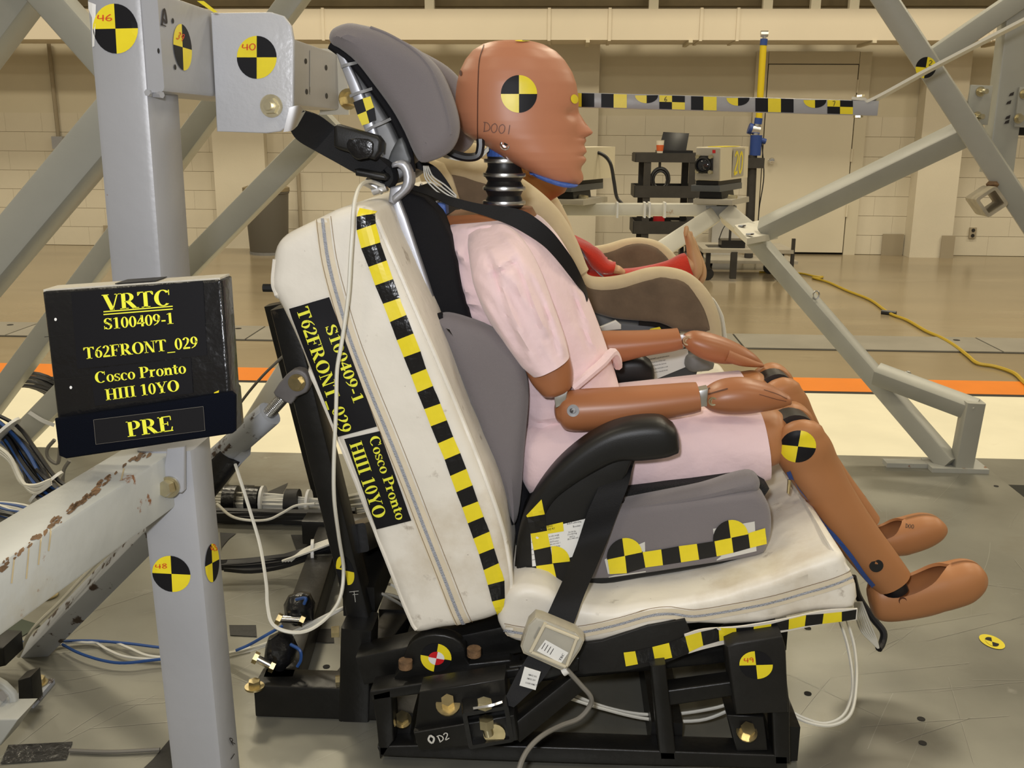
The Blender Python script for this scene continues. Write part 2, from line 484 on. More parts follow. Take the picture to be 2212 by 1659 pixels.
# ---------------------------------------------------------------- lettering: a heavy serif face drawn from strokes
ST, TH, SE = .17, .055, .045
def g_rect(x0, y0, x1, y1): return [[(x0, y0), (x1, y0), (x1, y1), (x0, y1)]]
def g_line(pts, w0, w1=None):
    w1 = w0 if w1 is None else w1; out = []
    for i in range(len(pts) - 1):
        (x0, y0), (x1, y1) = pts[i], pts[i + 1]; l = math.hypot(x1 - x0, y1 - y0) or 1
        nx, ny = -(y1 - y0) / l, (x1 - x0) / l
        a = (w0 + (w1 - w0) * i / (len(pts) - 1)) / 2; b = (w0 + (w1 - w0) * (i + 1) / (len(pts) - 1)) / 2
        out.append([(x0 + nx * a, y0 + ny * a), (x0 - nx * a, y0 - ny * a), (x1 - nx * b, y1 - ny * b), (x1 + nx * b, y1 + ny * b)])
    return out
def g_diag(x0, x1, w, y0=1, y1=0): return [[(x0 - w / 2, y0), (x0 + w / 2, y0), (x1 + w / 2, y1), (x1 - w / 2, y1)]]
def g_ring(cx, cy, rx, ry, tx, ty, a0=0, a1=360, n=20):
    out = []
    for i in range(n):
        q = []
        for a in (a0 + (a1 - a0) * i / n, a0 + (a1 - a0) * (i + 1) / n):
            t = math.radians(a); q.append(((cx + rx * math.cos(t), cy + ry * math.sin(t)), (cx + (rx - tx) * math.cos(t), cy + (ry - ty) * math.sin(t))))
        out.append([q[0][0], q[1][0], q[1][1], q[0][1]])
    return out
def stem(x, y0=0, y1=1, w=ST): return g_rect(x, y0, x + w, y1)
def serif(x0, x1, y, up=True): return g_rect(x0, y if up else y - SE, x1, y + SE if up else y)
def G_S(k=1.0):
    s = g_ring(.27, .735, .25, .275, ST * .85, TH, 20, 255) + g_ring(.27, .265, .25, .275, ST * .85, TH, -160, 75) + g_line([(.10, .66), (.27, .52), (.44, .34)], ST * .8)
    s += g_rect(.46, .70, .50, .98) + g_rect(.02, .02, .06, .32)
    return [[(x * (k if k < 1 else 1) * (1.0 if k == 1 else 1.12), y * k) for x, y in p] for p in s]
GL = {
 'V': (g_diag(.13, .41, ST * 1.1) + g_diag(.66, .43, TH) + serif(0, .30, 1, False) + serif(.54, .78, 1, False), .74),
 'T': (stem(.25) + g_rect(0, .94, .67, 1) + serif(.15, .52, 0) + g_rect(0, .76, .04, 1) + g_rect(.63, .76, .67, 1) + g_line([(.02, .78), (.12, .96)], .05) + g_line([(.65, .78), (.55, .96)], .05), .69),
 'C': (g_ring(.38, .5, .37, .52, ST + .02, TH, 42, 312) + g_rect(.62, .66, .66, .99), .73),
 'S': (G_S(), .56),
 '1': (stem(.17, w=.16) + serif(.06, .44, 0) + g_line([(.06, .88), (.2, .95)], .05), .5),
 '0': (g_ring(.25, .5, .235, .5, .145, TH), .5),
 '4': (stem(.27, w=.15) + g_rect(.01, .24, .49, .36) + g_line([(.04, .33), (.36, .97)], .06), .5),
 '9': (g_ring(.245, .67, .23, .33, .145, TH) + g_line([(.40, .66), (.38, .42), (.27, .18), (.06, .02)], .155, .05), .5),
 '6': (g_ring(.255, .33, .23, .33, .145, TH) + g_line([(.10, .34), (.12, .58), (.23, .82), (.44, .98)], .155, .05), .5),
 '2': (g_ring(.235, .72, .215, .28, .14, TH, -12, 165) + g_line([(.375, .70), (.32, .48), (.07, .10)], .15, .06) + g_rect(.03, 0, .47, .15), .5),
 '-': (g_rect(.04, .27, .30, .40), .34),
 '_': (g_rect(0, -.2, .5, -.13), .5),
 'F': (stem(.08) + serif(0, .36, 0) + g_rect(0, .94, .58, 1) + g_rect(.54, .72, .58, 1) + g_rect(.2, .48, .42, .54) + g_rect(.40, .38, .44, .64), .62),
 'E': (stem(.08) + g_rect(0, 0, .62, .06) + g_rect(0, .94, .58, 1) + g_rect(.54, .72, .58, 1) + g_rect(.2, .48, .42, .54) + g_rect(.40, .38, .44, .64) + g_line([(.60, .28), (.55, .03)], .05), .67),
 'O': (g_ring(.38, .5, .37, .52, ST + .02, TH), .77),
 'N': (g_rect(.10, 0, .15, 1) + g_rect(.58, 0, .63, 1) + g_diag(.12, .58, ST) + serif(0, .25, 0) + serif(.46, .74, 1, False) + serif(0, .2, 1, False), .75),
 'H': (stem(.08) + stem(.52) + g_rect(.2, .47, .55, .53) + serif(0, .33, 0) + serif(.44, .77, 0) + serif(0, .33, 1, False) + serif(.44, .77, 1, False), .79),
 'I': (stem(.09) + serif(0, .35, 0) + serif(0, .35, 1, False), .39),
 'Y': (g_diag(.14, .35, ST, 1, .42) + g_diag(.63, .40, TH, 1, .45) + stem(.28, 0, .5) + serif(.18, .55, 0) + serif(0, .31, 1, False) + serif(.51, .75, 1, False), .72),
 'P': (stem(.08) + serif(0, .36, 0) + serif(0, .3, 1, False) + g_rect(.2, .95, .32, 1) + g_rect(.2, .44, .32, .49) + g_ring(.32, .72, .28, .28, ST, TH, -90, 90), .62),
 'o': (g_ring(.25, .325, .24, .345, .14, .045), .5),
 's': (G_S(.66), .40),
 'c': (g_ring(.25, .325, .24, .345, .145, .045, 48, 312) + g_line([(.36, .52), (.42, .50)], .12), .45),
 'r': (stem(.07, 0, .66, .145) + serif(.0, .3, 0) + g_rect(0, .61, .1, .66) + g_line([(.2, .5), (.3, .61), (.4, .58)], .09, .15), .44),
 'n': (stem(.06, 0, .66, .145) + serif(0, .27, 0) + g_rect(0, .61, .1, .66) + g_ring(.335, .42, .165, .25, .145, .09, 0, 160) + stem(.355, 0, .44, .145) + serif(.30, .56, 0), .57),
 't': (stem(.09, .06, .84, .145) + g_rect(0, .60, .34, .66) + g_line([(.17, .05), (.25, .03), (.34, .12)], .09, .04), .36),
 ' ': ([], .26),
}
GL['R'] = (GL['P'][0] + g_line([(.34, .48), (.62, .02)], ST * 1.05) + serif(.52, .80, 0), .76)
# marker-pen figures
HW = {
 '0': [[(.3, 1), (.05, .75), (.02, .3), (.25, 0), (.5, .25), (.52, .75), (.3, 1)]],
 '2': [[(.05, .8), (.25, 1), (.5, .85), (.45, .55), (.05, 0), (.55, .05)]],
 '3': [[(.05, .9), (.3, 1), (.48, .8), (.25, .55), (.5, .3), (.3, 0), (.02, .1)]],
 '4': [[(.1, .95), (.05, .4), (.6, .45)], [(.5, .95), (.48, 0)]],
 '6': [[(.45, 1), (.1, .6), (.05, .2), (.3, 0), (.52, .2), (.4, .45), (.08, .35)]],
 '7': [[(.02, .95), (.55, .98), (.25, 0)]],
 '8': [[(.3, .55), (.08, .8), (.3, 1), (.5, .8), (.3, .55), (.05, .25), (.3, 0), (.52, .25), (.3, .55)]],
 '9': [[(.5, .8), (.28, 1), (.06, .75), (.25, .5), (.5, .7), (.45, 0)]],
 'D': [[(.08, 1), (.1, 0)], [(-.06, 1), (.3, .98), (.58, .6), (.5, .2), (.02, 0)]],
 '1': [[(.25, 1), (.22, 0)]],
 'A': [[(.02, 0), (.3, 1), (.58, 0)], [(.12, .4), (.5, .4)]],
 'O': [[(.3, .9), (.02, .5), (.3, .05), (.6, .5), (.3, .9)]],
 'R': [[(.08, 0), (.1, 1), (.5, .85), (.4, .55), (.1, .5), (.55, 0)]],
 'L': [[(.1, 1), (.1, 0), (.5, .05)]],
 ' ': [],
}
def place_polys(polys, width, p0, p1, h, surf, off):
    d = Vector((p1[0] - p0[0], p1[1] - p0[1])); L = d.length; d /= L; up = Vector((d.y, -d.x))
    sx = L / width; V, F = [], []
    for poly in polys:
        o = len(V)
        for x, y in poly:
            q = Vector(p0) + d * (x * sx) + up * (y * h); V.append(on(q.x, q.y, surf, off))
        F.append(tuple(range(o, o + len(poly))))
    return V, F
def text_px(s, p0, p1, h, surf, off=.0016):
    """serif line fitted between two pixel base points; h is the capital height in pixels"""
    x, polys = 0, []
    for ch in s:
        g, adv = GL[ch]; polys += [[(a + x, b) for a, b in p] for p in g]; x += adv
    return place_polys(polys, x, p0, p1, h, surf, off)
def hand_px(s, p0, p1, h, surf, w=.13, off=.0018):
    x, polys = 0, []
    for ch in s:
        for st_ in HW[ch]:
            q = catmull([Vector((a + x, b, 0)) for a, b in st_], 4)
            polys += g_line([(v.x, v.y) for v in q], w)
        x += .72
    return place_polys(polys, x, p0, p1, h, surf, off)
def print_px(lines, p0, p1, h, surf, off=.0012):
    """small sans print; lines of (text, pixel left base, pixel height)"""
    V, F = [], []
    d = Vector((p1[0] - p0[0], p1[1] - p0[1])).normalized(); up = Vector((d.y, -d.x))
    for (txt, b, hh) in lines:
        cu = bpy.data.curves.new('t', 'FONT'); cu.body = txt; cu.size = 1; cu.resolution_u = 1; cu.offset = .008
        ob = bpy.data.objects.new('t', cu); me = bpy.data.meshes.new_from_object(ob)
        o = len(V); sc = hh / .7
        for v in me.vertices:
            q = Vector(b) + d * v.co.x * sc * .82 + up * v.co.y * sc; V.append(on(q.x, q.y, surf, off))
        F += [tuple(i + o for i in p.vertices) for p in me.polygons]
        bpy.data.objects.remove(ob); bpy.data.curves.remove(cu); bpy.data.meshes.remove(me)
    return V, F
def mark(parent, c, ax, ay, surf, colors=(0, 1, 0, 1), num=None, ink='red_ink', off=.0009, name='target_sticker', nbox=None, label=None):
    o = mk(name, disc(c, ax, ay, surf, colors=colors, off=off), ['yellow_print', 'black_print'], parent, smooth=0, label=label)
    if num: mk('handwritten_number', hand_px(num, nbox[0], nbox[1], nbox[2], surf, off=off + .0006), ink, o, smooth=0)
    return o
# ================================================================= the hall
WY = 11.6
mk('floor', box((0, 5.0, FLOOR_Z - .05), (44, 26, .1)), 'concrete', kind='structure', label='polished tan concrete hall floor', smooth=0)
def strip(name, y0, y1, m, z, label, x0=-14, x1=14, kind='structure'):
    return mk(name, box(((x0 + x1) / 2, (y0 + y1) / 2, FLOOR_Z + z / 2), (x1 - x0, y1 - y0, z)), m, kind=kind, label=label, smooth=0)
strip('trim_1', 2.0, 5.15, 'floor_white', .004, 'white painted floor band beside the sled')
strip('trim_2', 5.20, 5.50, 'floor_orange', .004, 'orange painted stripe across the floor')
strip('trim_3', 5.15, 5.20, 'gap_dark', .003, 'narrow dark slot between the white and orange floor bands')
tr = strip('trim_4', 6.26, 6.74, 'gap_dark', .002, 'dark recess under the grey floor cover plates')
for i in range(-7, 8):
    mk('cover_plate', box((i * 1.62 + .35, 6.5, FLOOR_Z + .005), (1.607, .455, .008)), 'floor_grey', tr, smooth=0)
    for s in (-.62, .3): mk('screw', cyl((i * 1.62 + s, 6.62, FLOOR_Z + .008), (i * 1.62 + s, 6.62, FLOOR_Z + .011), .022, None, 10), 'gap_dark', tr)

wall = mk('wall_back', box((0, WY + .15, 2.4), (30, .3, 5.7)), 'hall_wall', kind='structure', label='cream painted back wall of the hall', smooth=0)
DX0, DX1, DT = 2.20, 3.18, 1.63         # door opening
BH, BW = .218, .436
blk = None
for r in range(7):
    z0 = FLOOR_Z + .005 + r * BH
    x = -7.4 - (BW / 2 if r % 2 else 0)
    while x < 6.6:
        x0, x1 = x, x + BW
        x += BW
        if x1 > DX0 - .14 and x0 < DX1 + .14:
            if x0 < DX0 - .14: x1 = DX0 - .14
            elif x1 > DX1 + .14: x0 = DX1 + .14
            else: continue
        w = x1 - x0 - .0018
        if w < .05: continue
        full = abs(w - (BW - .0018)) < 1e-4
        if full and blk is not None:
            o = bpy.data.objects.new('block', blk.data); COL.objects.link(o)
            place(o, Vector(((x0 + x1) / 2, WY - .004, z0)), wall)
        else:
            b = mk('block', box(((x0 + x1) / 2, WY - .004, z0 + (BH - .0045) / 2), (w, .010, BH - .0045)), 'block_paint', wall, smooth=0)
            if full: blk = b
# pilasters and their grey feet
def pil(x0, x1, d, z1, name='pilaster', m='block_paint'):
    mk(name, box(((x0 + x1) / 2, WY - .012 - d / 2, (FLOOR_Z + z1) / 2), (x1 - x0, d, z1 - FLOOR_Z)), m, wall, smooth=0)
pil(3.87, 4.32, .22, 1.83); pil(-4.05, -3.45, .12, 1.83); pil(-.45, .35, .10, 1.83)
for x0, x1, y, h in ((3.62, 3.855, .02, .24), (4.20, 4.345, .24, .25), (-5.46, -5.27, .03, .24)):
    mk('base_patch', box(((x0 + x1) / 2, WY - .012 - y, FLOOR_Z + h / 2), (x1 - x0, .012, h)), 'base_patch', wall, smooth=0)
# door
door = mk('door_1', box(((DX0 + DX1) / 2, WY - .03, (FLOOR_Z + .02 + DT) / 2), (DX1 - DX0 - .012, .05, DT - FLOOR_Z - .03)), 'door_paint', kind='structure', label='flush cream steel door in the back wall', smooth=0)
for (c, s) in (((DX0 - .07, WY - .02, (DT + .13 + FLOOR_Z) / 2), (.13, .07, DT + .13 - FLOOR_Z)), ((DX1 + .07, WY - .02, (DT + .13 + FLOOR_Z) / 2), (.13, .07, DT + .13 - FLOOR_Z)), (((DX0 + DX1) / 2, WY - .02, DT + .07), (DX1 - DX0, .07, .13))):
    mk('door_frame', box(c, s), 'hall_wall', door, smooth=0)
mk('door_gap', box(((DX0 + DX1) / 2, WY - .012, (FLOOR_Z + DT) / 2), (DX1 - DX0 + .004, .03, DT - FLOOR_Z)), 'gap_dark', door, smooth=0)
kn = P(1665, 347, WY - .05)
mk('door_knob', lathe([(.03, 0), (.03, .006), (.012, .012), (.012, .03), (.03, .04), (.036, .055), (.026, .07), (0, .074)], kn, (0, -1, 0)), 'chrome', door)
for z in (.05, .66, 1.4): mk('hinge', cyl((DX1 + .004, WY - .062, z - .07), (DX1 + .004, WY - .062, z + .07), .012, None, 8), 'door_paint', door)
# duct along the wall, with seams and hangers
DZ0, DZ1 = P(1106, 86, WY - .82).z, P(1106, 19, WY - .82).z
DZC, DZH = (DZ0 + DZ1) / 2, DZ1 - DZ0
duct = thing('air_duct', 'long cream rectangular duct running along the top of the back wall', 'duct', (0, WY - .45, 1.83))
xs = [-9, -5.1, -2.55, -.2, .42, 1.35, 1.72, 4.25, 9]
for i in range(len(xs) - 1):
    mk('duct_section', box(((xs[i] + xs[i + 1]) / 2, WY - .55, DZC), (xs[i + 1] - xs[i] - .012, .54, DZH)), 'duct_paint', duct, smooth=0)
    mk('duct_flange', box((xs[i + 1], WY - .55, DZC), (.03, .56, DZH + .02)), 'duct_paint', duct, smooth=0)
for x in (-4.3, -2.9, .2, 1.25, 3.1, 4.4): mk('bracket', box((x, WY - .55, DZ0 - .014), (.04, .58, .025)), 'hall_wall', duct, smooth=0)
# dark roof steel above the duct
rs = thing('roof_steelwork', 'dark brown roof girders above the cream duct', 'girder', (0, WY - .6, 2.3))
mk('girder', box((0, WY - .75, 2.40), (18, .3, .05)), 'dark_beam', rs, smooth=0)
mk('girder', box((0, WY - .35, 2.55), (18, .12, .22)), 'dark_beam', rs, smooth=0)
mk('girder', box((0, WY - 1.0, 2.47), (18, .08, .05)), 'hall_wall', rs, smooth=0)
for x in (-6.5, -4.6, -1.5, .9, 2.1, 2.6, 3.0, 5.2): mk('hanger_post', box((x, WY - .3, 2.4), (.10, .08, .5)), 'hall_wall', rs, smooth=0)
mk('upper_panel', box((0, WY - .06, 2.9), (18, .1, 1.35)), 'dark_beam', rs, smooth=0)
# conduits
def conduit(label, x, z0, z1, boxz=None):
    t = thing('electrical_conduit', label, 'conduit', (x, WY - .05, z0))
    mk('pipe', cyl((x, WY - .04, z0), (x, WY - .04, z1), .022, None, 8), 'base_patch', t)
    if boxz is not None: mk('junction_box', box((x + .01, WY - .06, boxz), (.13, .08, .14)), 'silver_plastic', t, smooth=0)
q0 = P(113, 150, WY); q1 = P(131, 308, WY)
conduit('thin grey conduit ending in a junction box behind the left frame', q1.x, q1.z, 1.84, q1.z)
q1 = P(653, 526, WY)
conduit('thin grey conduit reaching the floor behind the headrest', q1.x, FLOOR_Z, P(653, 372, WY).z)
ou = P(2101, 503, WY - .02)
t = thing('wall_outlet', 'small dark power outlet low on the back wall at the right', 'outlet', ou)
mk('cover', box(ou, (.075, .02, .12)), 'base_patch', t, smooth=0)
for s in (-.03, .03): mk('socket', cyl(ou + Vector((0, -.01, s)), ou + Vector((0, -.015, s)), .02, None, 10), 'gap_dark', t)
q = P(575, 520, 10.9)
bn = thing('waste_bin', 'dark grey waste bin standing against the back wall', 'bin', (q.x, 11.0, FLOOR_Z))
mk('body', lathe([(.20, 0), (.21, .02), (.24, .66), (.25, .67), (.25, .69), (.23, .69), (.20, .1), (0, .08)], (q.x, 11.0, FLOOR_Z), n=20), 'bin_grey', bn)
mk('foot_ring', lathe([(.205, 0), (.215, 0), (.215, .03), (.205, .03)], (q.x, 11.0, FLOOR_Z), n=20), 'silver_plastic_dark', bn)
mk('lid', lathe([(.255, .69), (.255, .73), (.2, .75), (0, .755)], (q.x, 11.0, FLOOR_Z), n=20), 'dark_beam', bn)

# yellow extension cord lying on the floor
pts = [PZ(x, y, FLOOR_Z + .012) for x, y in ((1640, 588), (1722, 590), (1760, 597), (1777, 598), (1768, 601), (1756, 600), (1790, 610), (1830, 628), (1880, 648), (1920, 676), (1960, 692), (2000, 715), (2030, 728), (2060, 745), (2090, 768), (2112, 785), (2150, 792), (2190, 806), (2212, 826), (2240, 850))]
cd = thing('extension_cord', 'yellow extension cord snaking over the concrete floor', 'cord', pts[3])
mk('cord', cable(pts, .011, 6, 5), 'yellow_cord', cd)
c0 = PZ(1920, 676, FLOOR_Z + .014); mk('connector', cyl(c0 - Vector((.045, -.03, 0)), c0 + Vector((.045, -.03, 0)), .02, None, 8), 'black_cable', cd)

# ---------------------------------------------------------------- service cart with laptop
CYY = 10.2
def cz(px, py, Y=CYY): return P(px, py, Y)
a = PZ(1385, 538, FLOOR_Z); CYY = 10.4
ct = thing('utility_cart', 'black three-shelf utility cart by the back wall', 'cart', (cz(1445, 540).x, CYY + .2, FLOOR_Z))
x0, x1 = cz(1375, 400).x, cz(1522, 400).x
zt = [cz(1450, 352).z, cz(1450, 430).z, cz(1450, 510).z]
yf, yb = CYY, CYY + .52
for z, h in zip(zt, (.085, .12, .13)):
    sh = mk('shelf', box(((x0 + x1) / 2, (yf + yb) / 2, z + .01), (x1 - x0, yb - yf, .02)), 'cart_black', ct, smooth=0)
    for (c, s) in ((((x0 + x1) / 2, yf, z + h / 2), (x1 - x0, .02, h)), (((x0 + x1) / 2, yb, z + h / 2), (x1 - x0, .02, h)), ((x0, (yf + yb) / 2, z + h / 2), (.02, yb - yf, h)), ((x1, (yf + yb) / 2, z + h / 2), (.02, yb - yf, h))):
        mk('rim', box(c, s), 'cart_black', sh, smooth=0)
mk('top_panel', box(((x0 + x1) / 2, (yf + yb) / 2, zt[0] + .085), (x1 - x0, yb - yf, .012)), 'cart_black', ct, smooth=0)
for x in (x0 + .1, x1 - .12):
    for y in (yf + .02, yb - .02):
        mk('post', box((x if y > yf + .1 else x + .02, y, (zt[0] + FLOOR_Z + .15) / 2), (.07, .05, zt[0] - FLOOR_Z - .15)), 'cart_black', ct, smooth=0)
        mk('wheel', cyl((x - .02, y, FLOOR_Z + .075), (x + .02, y, FLOOR_Z + .075), .075, None, 16), 'black_rubber', ct)
ztop = zt[0] + .091
lp = cz(1455, 330, CYY + .25)
lt = thing('laptop', 'black laptop open on the utility cart', 'laptop', (lp.x, CYY + .25, ztop))
mk('base', box((lp.x, CYY + .22, ztop + .013), (.36, .26, .026)), 'laptop_black', lt, smooth=0)
ls = slab([(1434, 285), (1490, 288), (1480, 337), (1420, 334)], CYY + .34, CYY + .36, .002)
mk('screen', mapv(ls, lambda v: Vector((v.x, v.y + (v.z - ztop) * .25, v.z))), 'laptop_black', lt)
cu = cz(1425, 340, CYY + .05)
cp = thing('paper_cup', 'white paper cup with a red print on the cart', 'cup', (cu.x, CYY + .06, ztop))
mk('cup', lathe([(.03, 0), (.042, .125), (.045, .128), (.04, .12), (.0, .01)], (cu.x, CYY + .06, ztop), n=14), 'paper_cup', cp)
mk('print', mapv(lathe([(.0335, .02), (.0395, .08)], (cu.x, CYY + .06, ztop), n=14), lambda v: v), 'orange_print', cp)
cc = cz(1426, 388, CYY + .02); R_ = .085
coil = thing('cable_coil', 'coil of black cable hung inside the cart', 'cable', cc)
for k in range(5):
    rr = R_ * (.8 + .08 * k)
    mk('loop', cable([cc + Vector((math.cos(a_ * .5236) * rr, .012 * (k % 3) - .012, math.sin(a_ * .5236) * rr * 1.25)) for a_ in range(13)], .012, 6, 3), 'black_cable', coil)
mk('hook', cyl(cc + Vector((-.01, .0, .09)), cc + Vector((-.01, 0, .19)), .014, None, 6), 'black_cable', coil)
for px, w_, h_, m_, lb in ((1462, .07, .11, 'red_print', 'red carton on the bottom shelf of the cart'), (1505, .10, .05, 'laptop_black', 'black box on the bottom shelf of the cart')):
    q = cz(px - 40, 495, CYY + .2); mk('carton', beam((q.x, CYY + .2, zt[2] + .021), (q.x, CYY + .2, zt[2] + .021 + h_ * 2), w_ * 1.6, .12), m_, label=lb, cat='box')

# ---------------------------------------------------------------- measuring arm on a black stand
ay = 10.35
def A(px, py): return P(px, py, ay)
arm = thing('measuring_arm', 'tall yellow and blue articulated measuring arm on a black post', 'measuring arm', (A(1628, 540).x, ay, FLOOR_Z))
mk('upper_tube', cyl(A(1649, 97), A(1639, 262), .033, None, 14), 'yellow_tube', arm)
mk('joint', join(cyl(A(1650.5, 84), A(1649, 98), .036, None, 12)), 'blue_plastic', arm)
mk('fork', join(cyl(A(1651, 85), A(1651, 74), .02, None, 8), cyl(A(1643, 73), A(1659, 73), .03, None, 8)), 'aluminium', arm)
mk('joint', join(cyl(A(1639, 255), A(1637, 268), .039, None, 12)), 'blue_plastic', arm)
mk('elbow', join(cyl(A(1622, 279), A(1641, 282), .045, None, 12), cyl(A(1636, 268), A(1632, 292), .035, None, 12)), 'aluminium', arm)
mk('elbow_cap', cyl(A(1617, 277), A(1624, 279), .055, None, 12), 'blue_plastic', arm)
mk('lower_body', join(cyl(A(1634, 292), A(1631, 336), .06, .055, 14), cyl(A(1634, 300), A(1654, 306), .028, None, 10)), 'blue_plastic', arm)
mk('spring_rod', cyl(A(1629, 316), A(1623, 378), .014, None, 8), 'white_plastic', arm)
mk('clamp', box(A(1625, 352), (.22, .12, .10)), 'cart_black', arm, smooth=0)
mk('post', cyl(A(1626, 335), (A(1618, 540).x, ay, FLOOR_Z + .1), .045, None, 12), 'cart_black', arm)
mk('base_plate', box((A(1618, 540).x, ay, FLOOR_Z + .08), (.9, .5, .03)), 'camera_grey', arm, smooth=0)
for s in (-.4, .4): mk('wheel', cyl((A(1618, 540).x + s, ay, FLOOR_Z + .04), (A(1618, 540).x + s + .03, ay, FLOOR_Z + .04), .04, None, 12), 'black_rubber', arm)
mk('cable', cable([A(1645, 300), A(1650, 380), A(1640, 450), A(1637, 500)], .006), 'black_cable', arm)

# low wheeled trolley
ty = 9.3
q = P(1615, 545, ty)
tw = thing('low_trolley', 'low flat wheeled trolley standing in front of the door', 'trolley', (q.x, ty + .3, FLOOR_Z))
tl, tr_ = P(1518, 540, ty).x, P(1715, 540, ty).x
ztd = P(1600, 543, ty).z
mk('platform', box(((tl + tr_) / 2, ty + .3, ztd), (tr_ - tl, .6, .035)), 'camera_grey', tw, smooth=0)
for x in (tl + .06, tr_ - .1):
    for y in (ty + .05, ty + .55):
        mk('caster', join(cyl((x, y - .015, FLOOR_Z + .06), (x, y + .015, FLOOR_Z + .06), .06, None, 14), box((x, y, (FLOOR_Z + .1 + ztd) / 2), (.04, .05, ztd - FLOOR_Z - .1))), 'black_rubber', tw)
mk('pedal', box((P(1585, 560, ty).x, ty, (FLOOR_Z + .02 + ztd) / 2), (.055, .06, ztd - FLOOR_Z - .03)), 'cart_black', tw, smooth=0)
mk('leg_post', box((P(1714, 540, ty).x, ty + .02, FLOOR_Z + .2), (.03, .03, .40)), 'cart_black', tw, smooth=0)
q = P(1585, 527, ty + .2)
ins = thing('instrument_box', 'black instrument with a short mast on the low trolley', 'instrument', (q.x, ty + .2, ztd + .018))
mk('body', box((q.x - .02, ty + .2, ztd + .055), (.22, .2, .07)), 'laptop_black', ins, smooth=0)
mk('mast', cyl((q.x - .04, ty + .2, ztd + .05), (q.x - .04, ty + .2, ztd + .20), .012, None, 8), 'cart_black', ins)
mk('wire', cable([(q.x - .15, ty + .15, ztd + .09), (q.x - .1, ty + .15, ztd + .22), (q.x + .02, ty + .2, ztd + .28), (q.x + .08, ty + .2, ztd + .1)], .005), 'black_cable', ins)
q = P(1540, 536, ty + .2); mk('tray', slab([(1530, 533), (1562, 533), (1560, 538), (1532, 538)], ty + .15, ty + .35, .004), 'laptop_black', label='flat black tray lying on the low trolley', cat='tray')
q = P(1562, 500, 11.25)
mk('white_carton', beam((q.x, 11.2, FLOOR_Z), (q.x, 11.2, FLOOR_Z + .42), .3, .25), 'white_plastic', label='white box standing against the wall behind the low trolley', cat='box')

# ================================================================= sled deck
deck = mk('sled_deck', box((-1.42, 1.0, -.02), (5.17, 3.26, .04)), 'deck_steel', kind='structure', label='scratched grey steel deck plate of the test sled', smooth=0)
mk('side_rail', box((-1.42, 1.0, -.13), (5.1, 3.2, .17)), 'black_paint', deck, smooth=0)
mk('ledge', box((1.35, 2.64, -.03), (2.6, .22, .04)), 'deck_steel', deck, smooth=0)
mk('ledge_rail', box((1.75, 2.45, -.12), (1.1, .5, .06)), 'black_paint', deck, smooth=0)
for i, (x, y) in enumerate(((1745, 1357), (1745, 1498), (1990, 1553), (2152, 1050), (1993, 1605), (760, 1210), (705, 1440))):
    q = PZ(x, y, .0005); mk('deck_hole', cyl(q - Vector((0, 0, .001)), q + Vector((0, 0, .0006)), .006, None, 12), 'gap_dark', deck)
sd = mk('target_sticker', disc((2143, 1386), (28, 8), (3, 14), ('z', 0.0), colors=(0, 0, 0, 0), off=.0012), ['yellow_print', 'black_print'], deck, smooth=0)
mk('worn_print', disc((2143, 1386), (15, 4.5), (1.5, 9), ('z', 0.0), colors=(1, 0, 1, 0), off=.0018), ['yellow_print', 'black_print'], sd, smooth=0)
random.seed(21)
sg = []
for k in range(280):
    x, y = random.uniform(-1.5, 1.1), random.uniform(1.15, 2.55); a = random.gauss(.75, .5); l = random.uniform(.03, .28); w_ = random.uniform(.0002, .0005)
    d_ = Vector((math.cos(a), math.sin(a), 0)); n_ = Vector((-d_.y, d_.x, 0)) * w_; c_ = Vector((x, y, .0006)); b_ = n_ * random.uniform(-8, 8)
    V = []
    for i in range(5):
        t_ = i / 4; p_ = c_ + d_ * l * (t_ - .5) + b_ * (1 - (2 * t_ - 1) ** 2); V += [p_ + n_, p_ - n_]
    sg.append((V, [(2 * i, 2 * i + 1, 2 * i + 3, 2 * i + 2) for i in range(4)]))
mk('scratches', join(*sg), 'scratch', deck, smooth=0, kind='stuff')
# bolts in the deck and strips of dark tape stuck to it
def deck_bolt(px, py, r=.011):
    q = PZ(px, py, .002); mk('deck_bolt', bolt(q, (0, 0, 1), r, .009, 1.7), 'brass_zinc', deck)
deck_bolt(100, 1286, .013)
def tape(label, c, m='black_tape_matte', z=.0015, name='tape_strip'):
    return mk(name, quad(c, ('z', 0.0), 2, 2, z), m, deck, label=label, smooth=0)
for c in (((572, 1065), (622, 1043), (608, 1072), (566, 1072)), ((520, 1047), (551, 1048), (540, 1060), (523, 1056)), ((672, 1056), (693, 1056), (690, 1070), (665, 1068)),
          ((480, 1175), (510, 1152), (475, 1150), (478, 1190)), ((628, 1155), (670, 1155), (680, 1178), (640, 1188)), ((495, 1350), (553, 1350), (555, 1375), (497, 1372)),
          ((600, 1360), (720, 1358), (722, 1388), (604, 1386))): tape('black tape patch', c)
tape('dark green tape patch', ((0, 1345), (40, 1335), (88, 1350), (30, 1385)), 'green_dark_tape')
tape('large patch of shiny black tape', ((18, 1609), (157, 1602), (143, 1640), (0, 1650)), 'black_tape')
tape('black tape by the post', ((330, 1640), (372, 1590), (378, 1659), (310, 1659)))
mk('black_floor_cable', cable([PZ(150, 1621, .004), PZ(240, 1624, .004), PZ(345, 1619, .004)], .003), 'grey_cable', label='thin grey cable taped to the deck left of the front post', cat='cable')
# ================================================================= steel frame round the sled
def pbeam(name, a, b, Y0, Y1, w, h, m, parent, up=(0, 1, 0), r=.006):
    """tube between two pixels at given depths; w is seen across, h is its depth"""
    return mk(name, beam(P(a[0], a[1], Y0), P(b[0], b[1], Y1), w, h, up, r), m, parent)

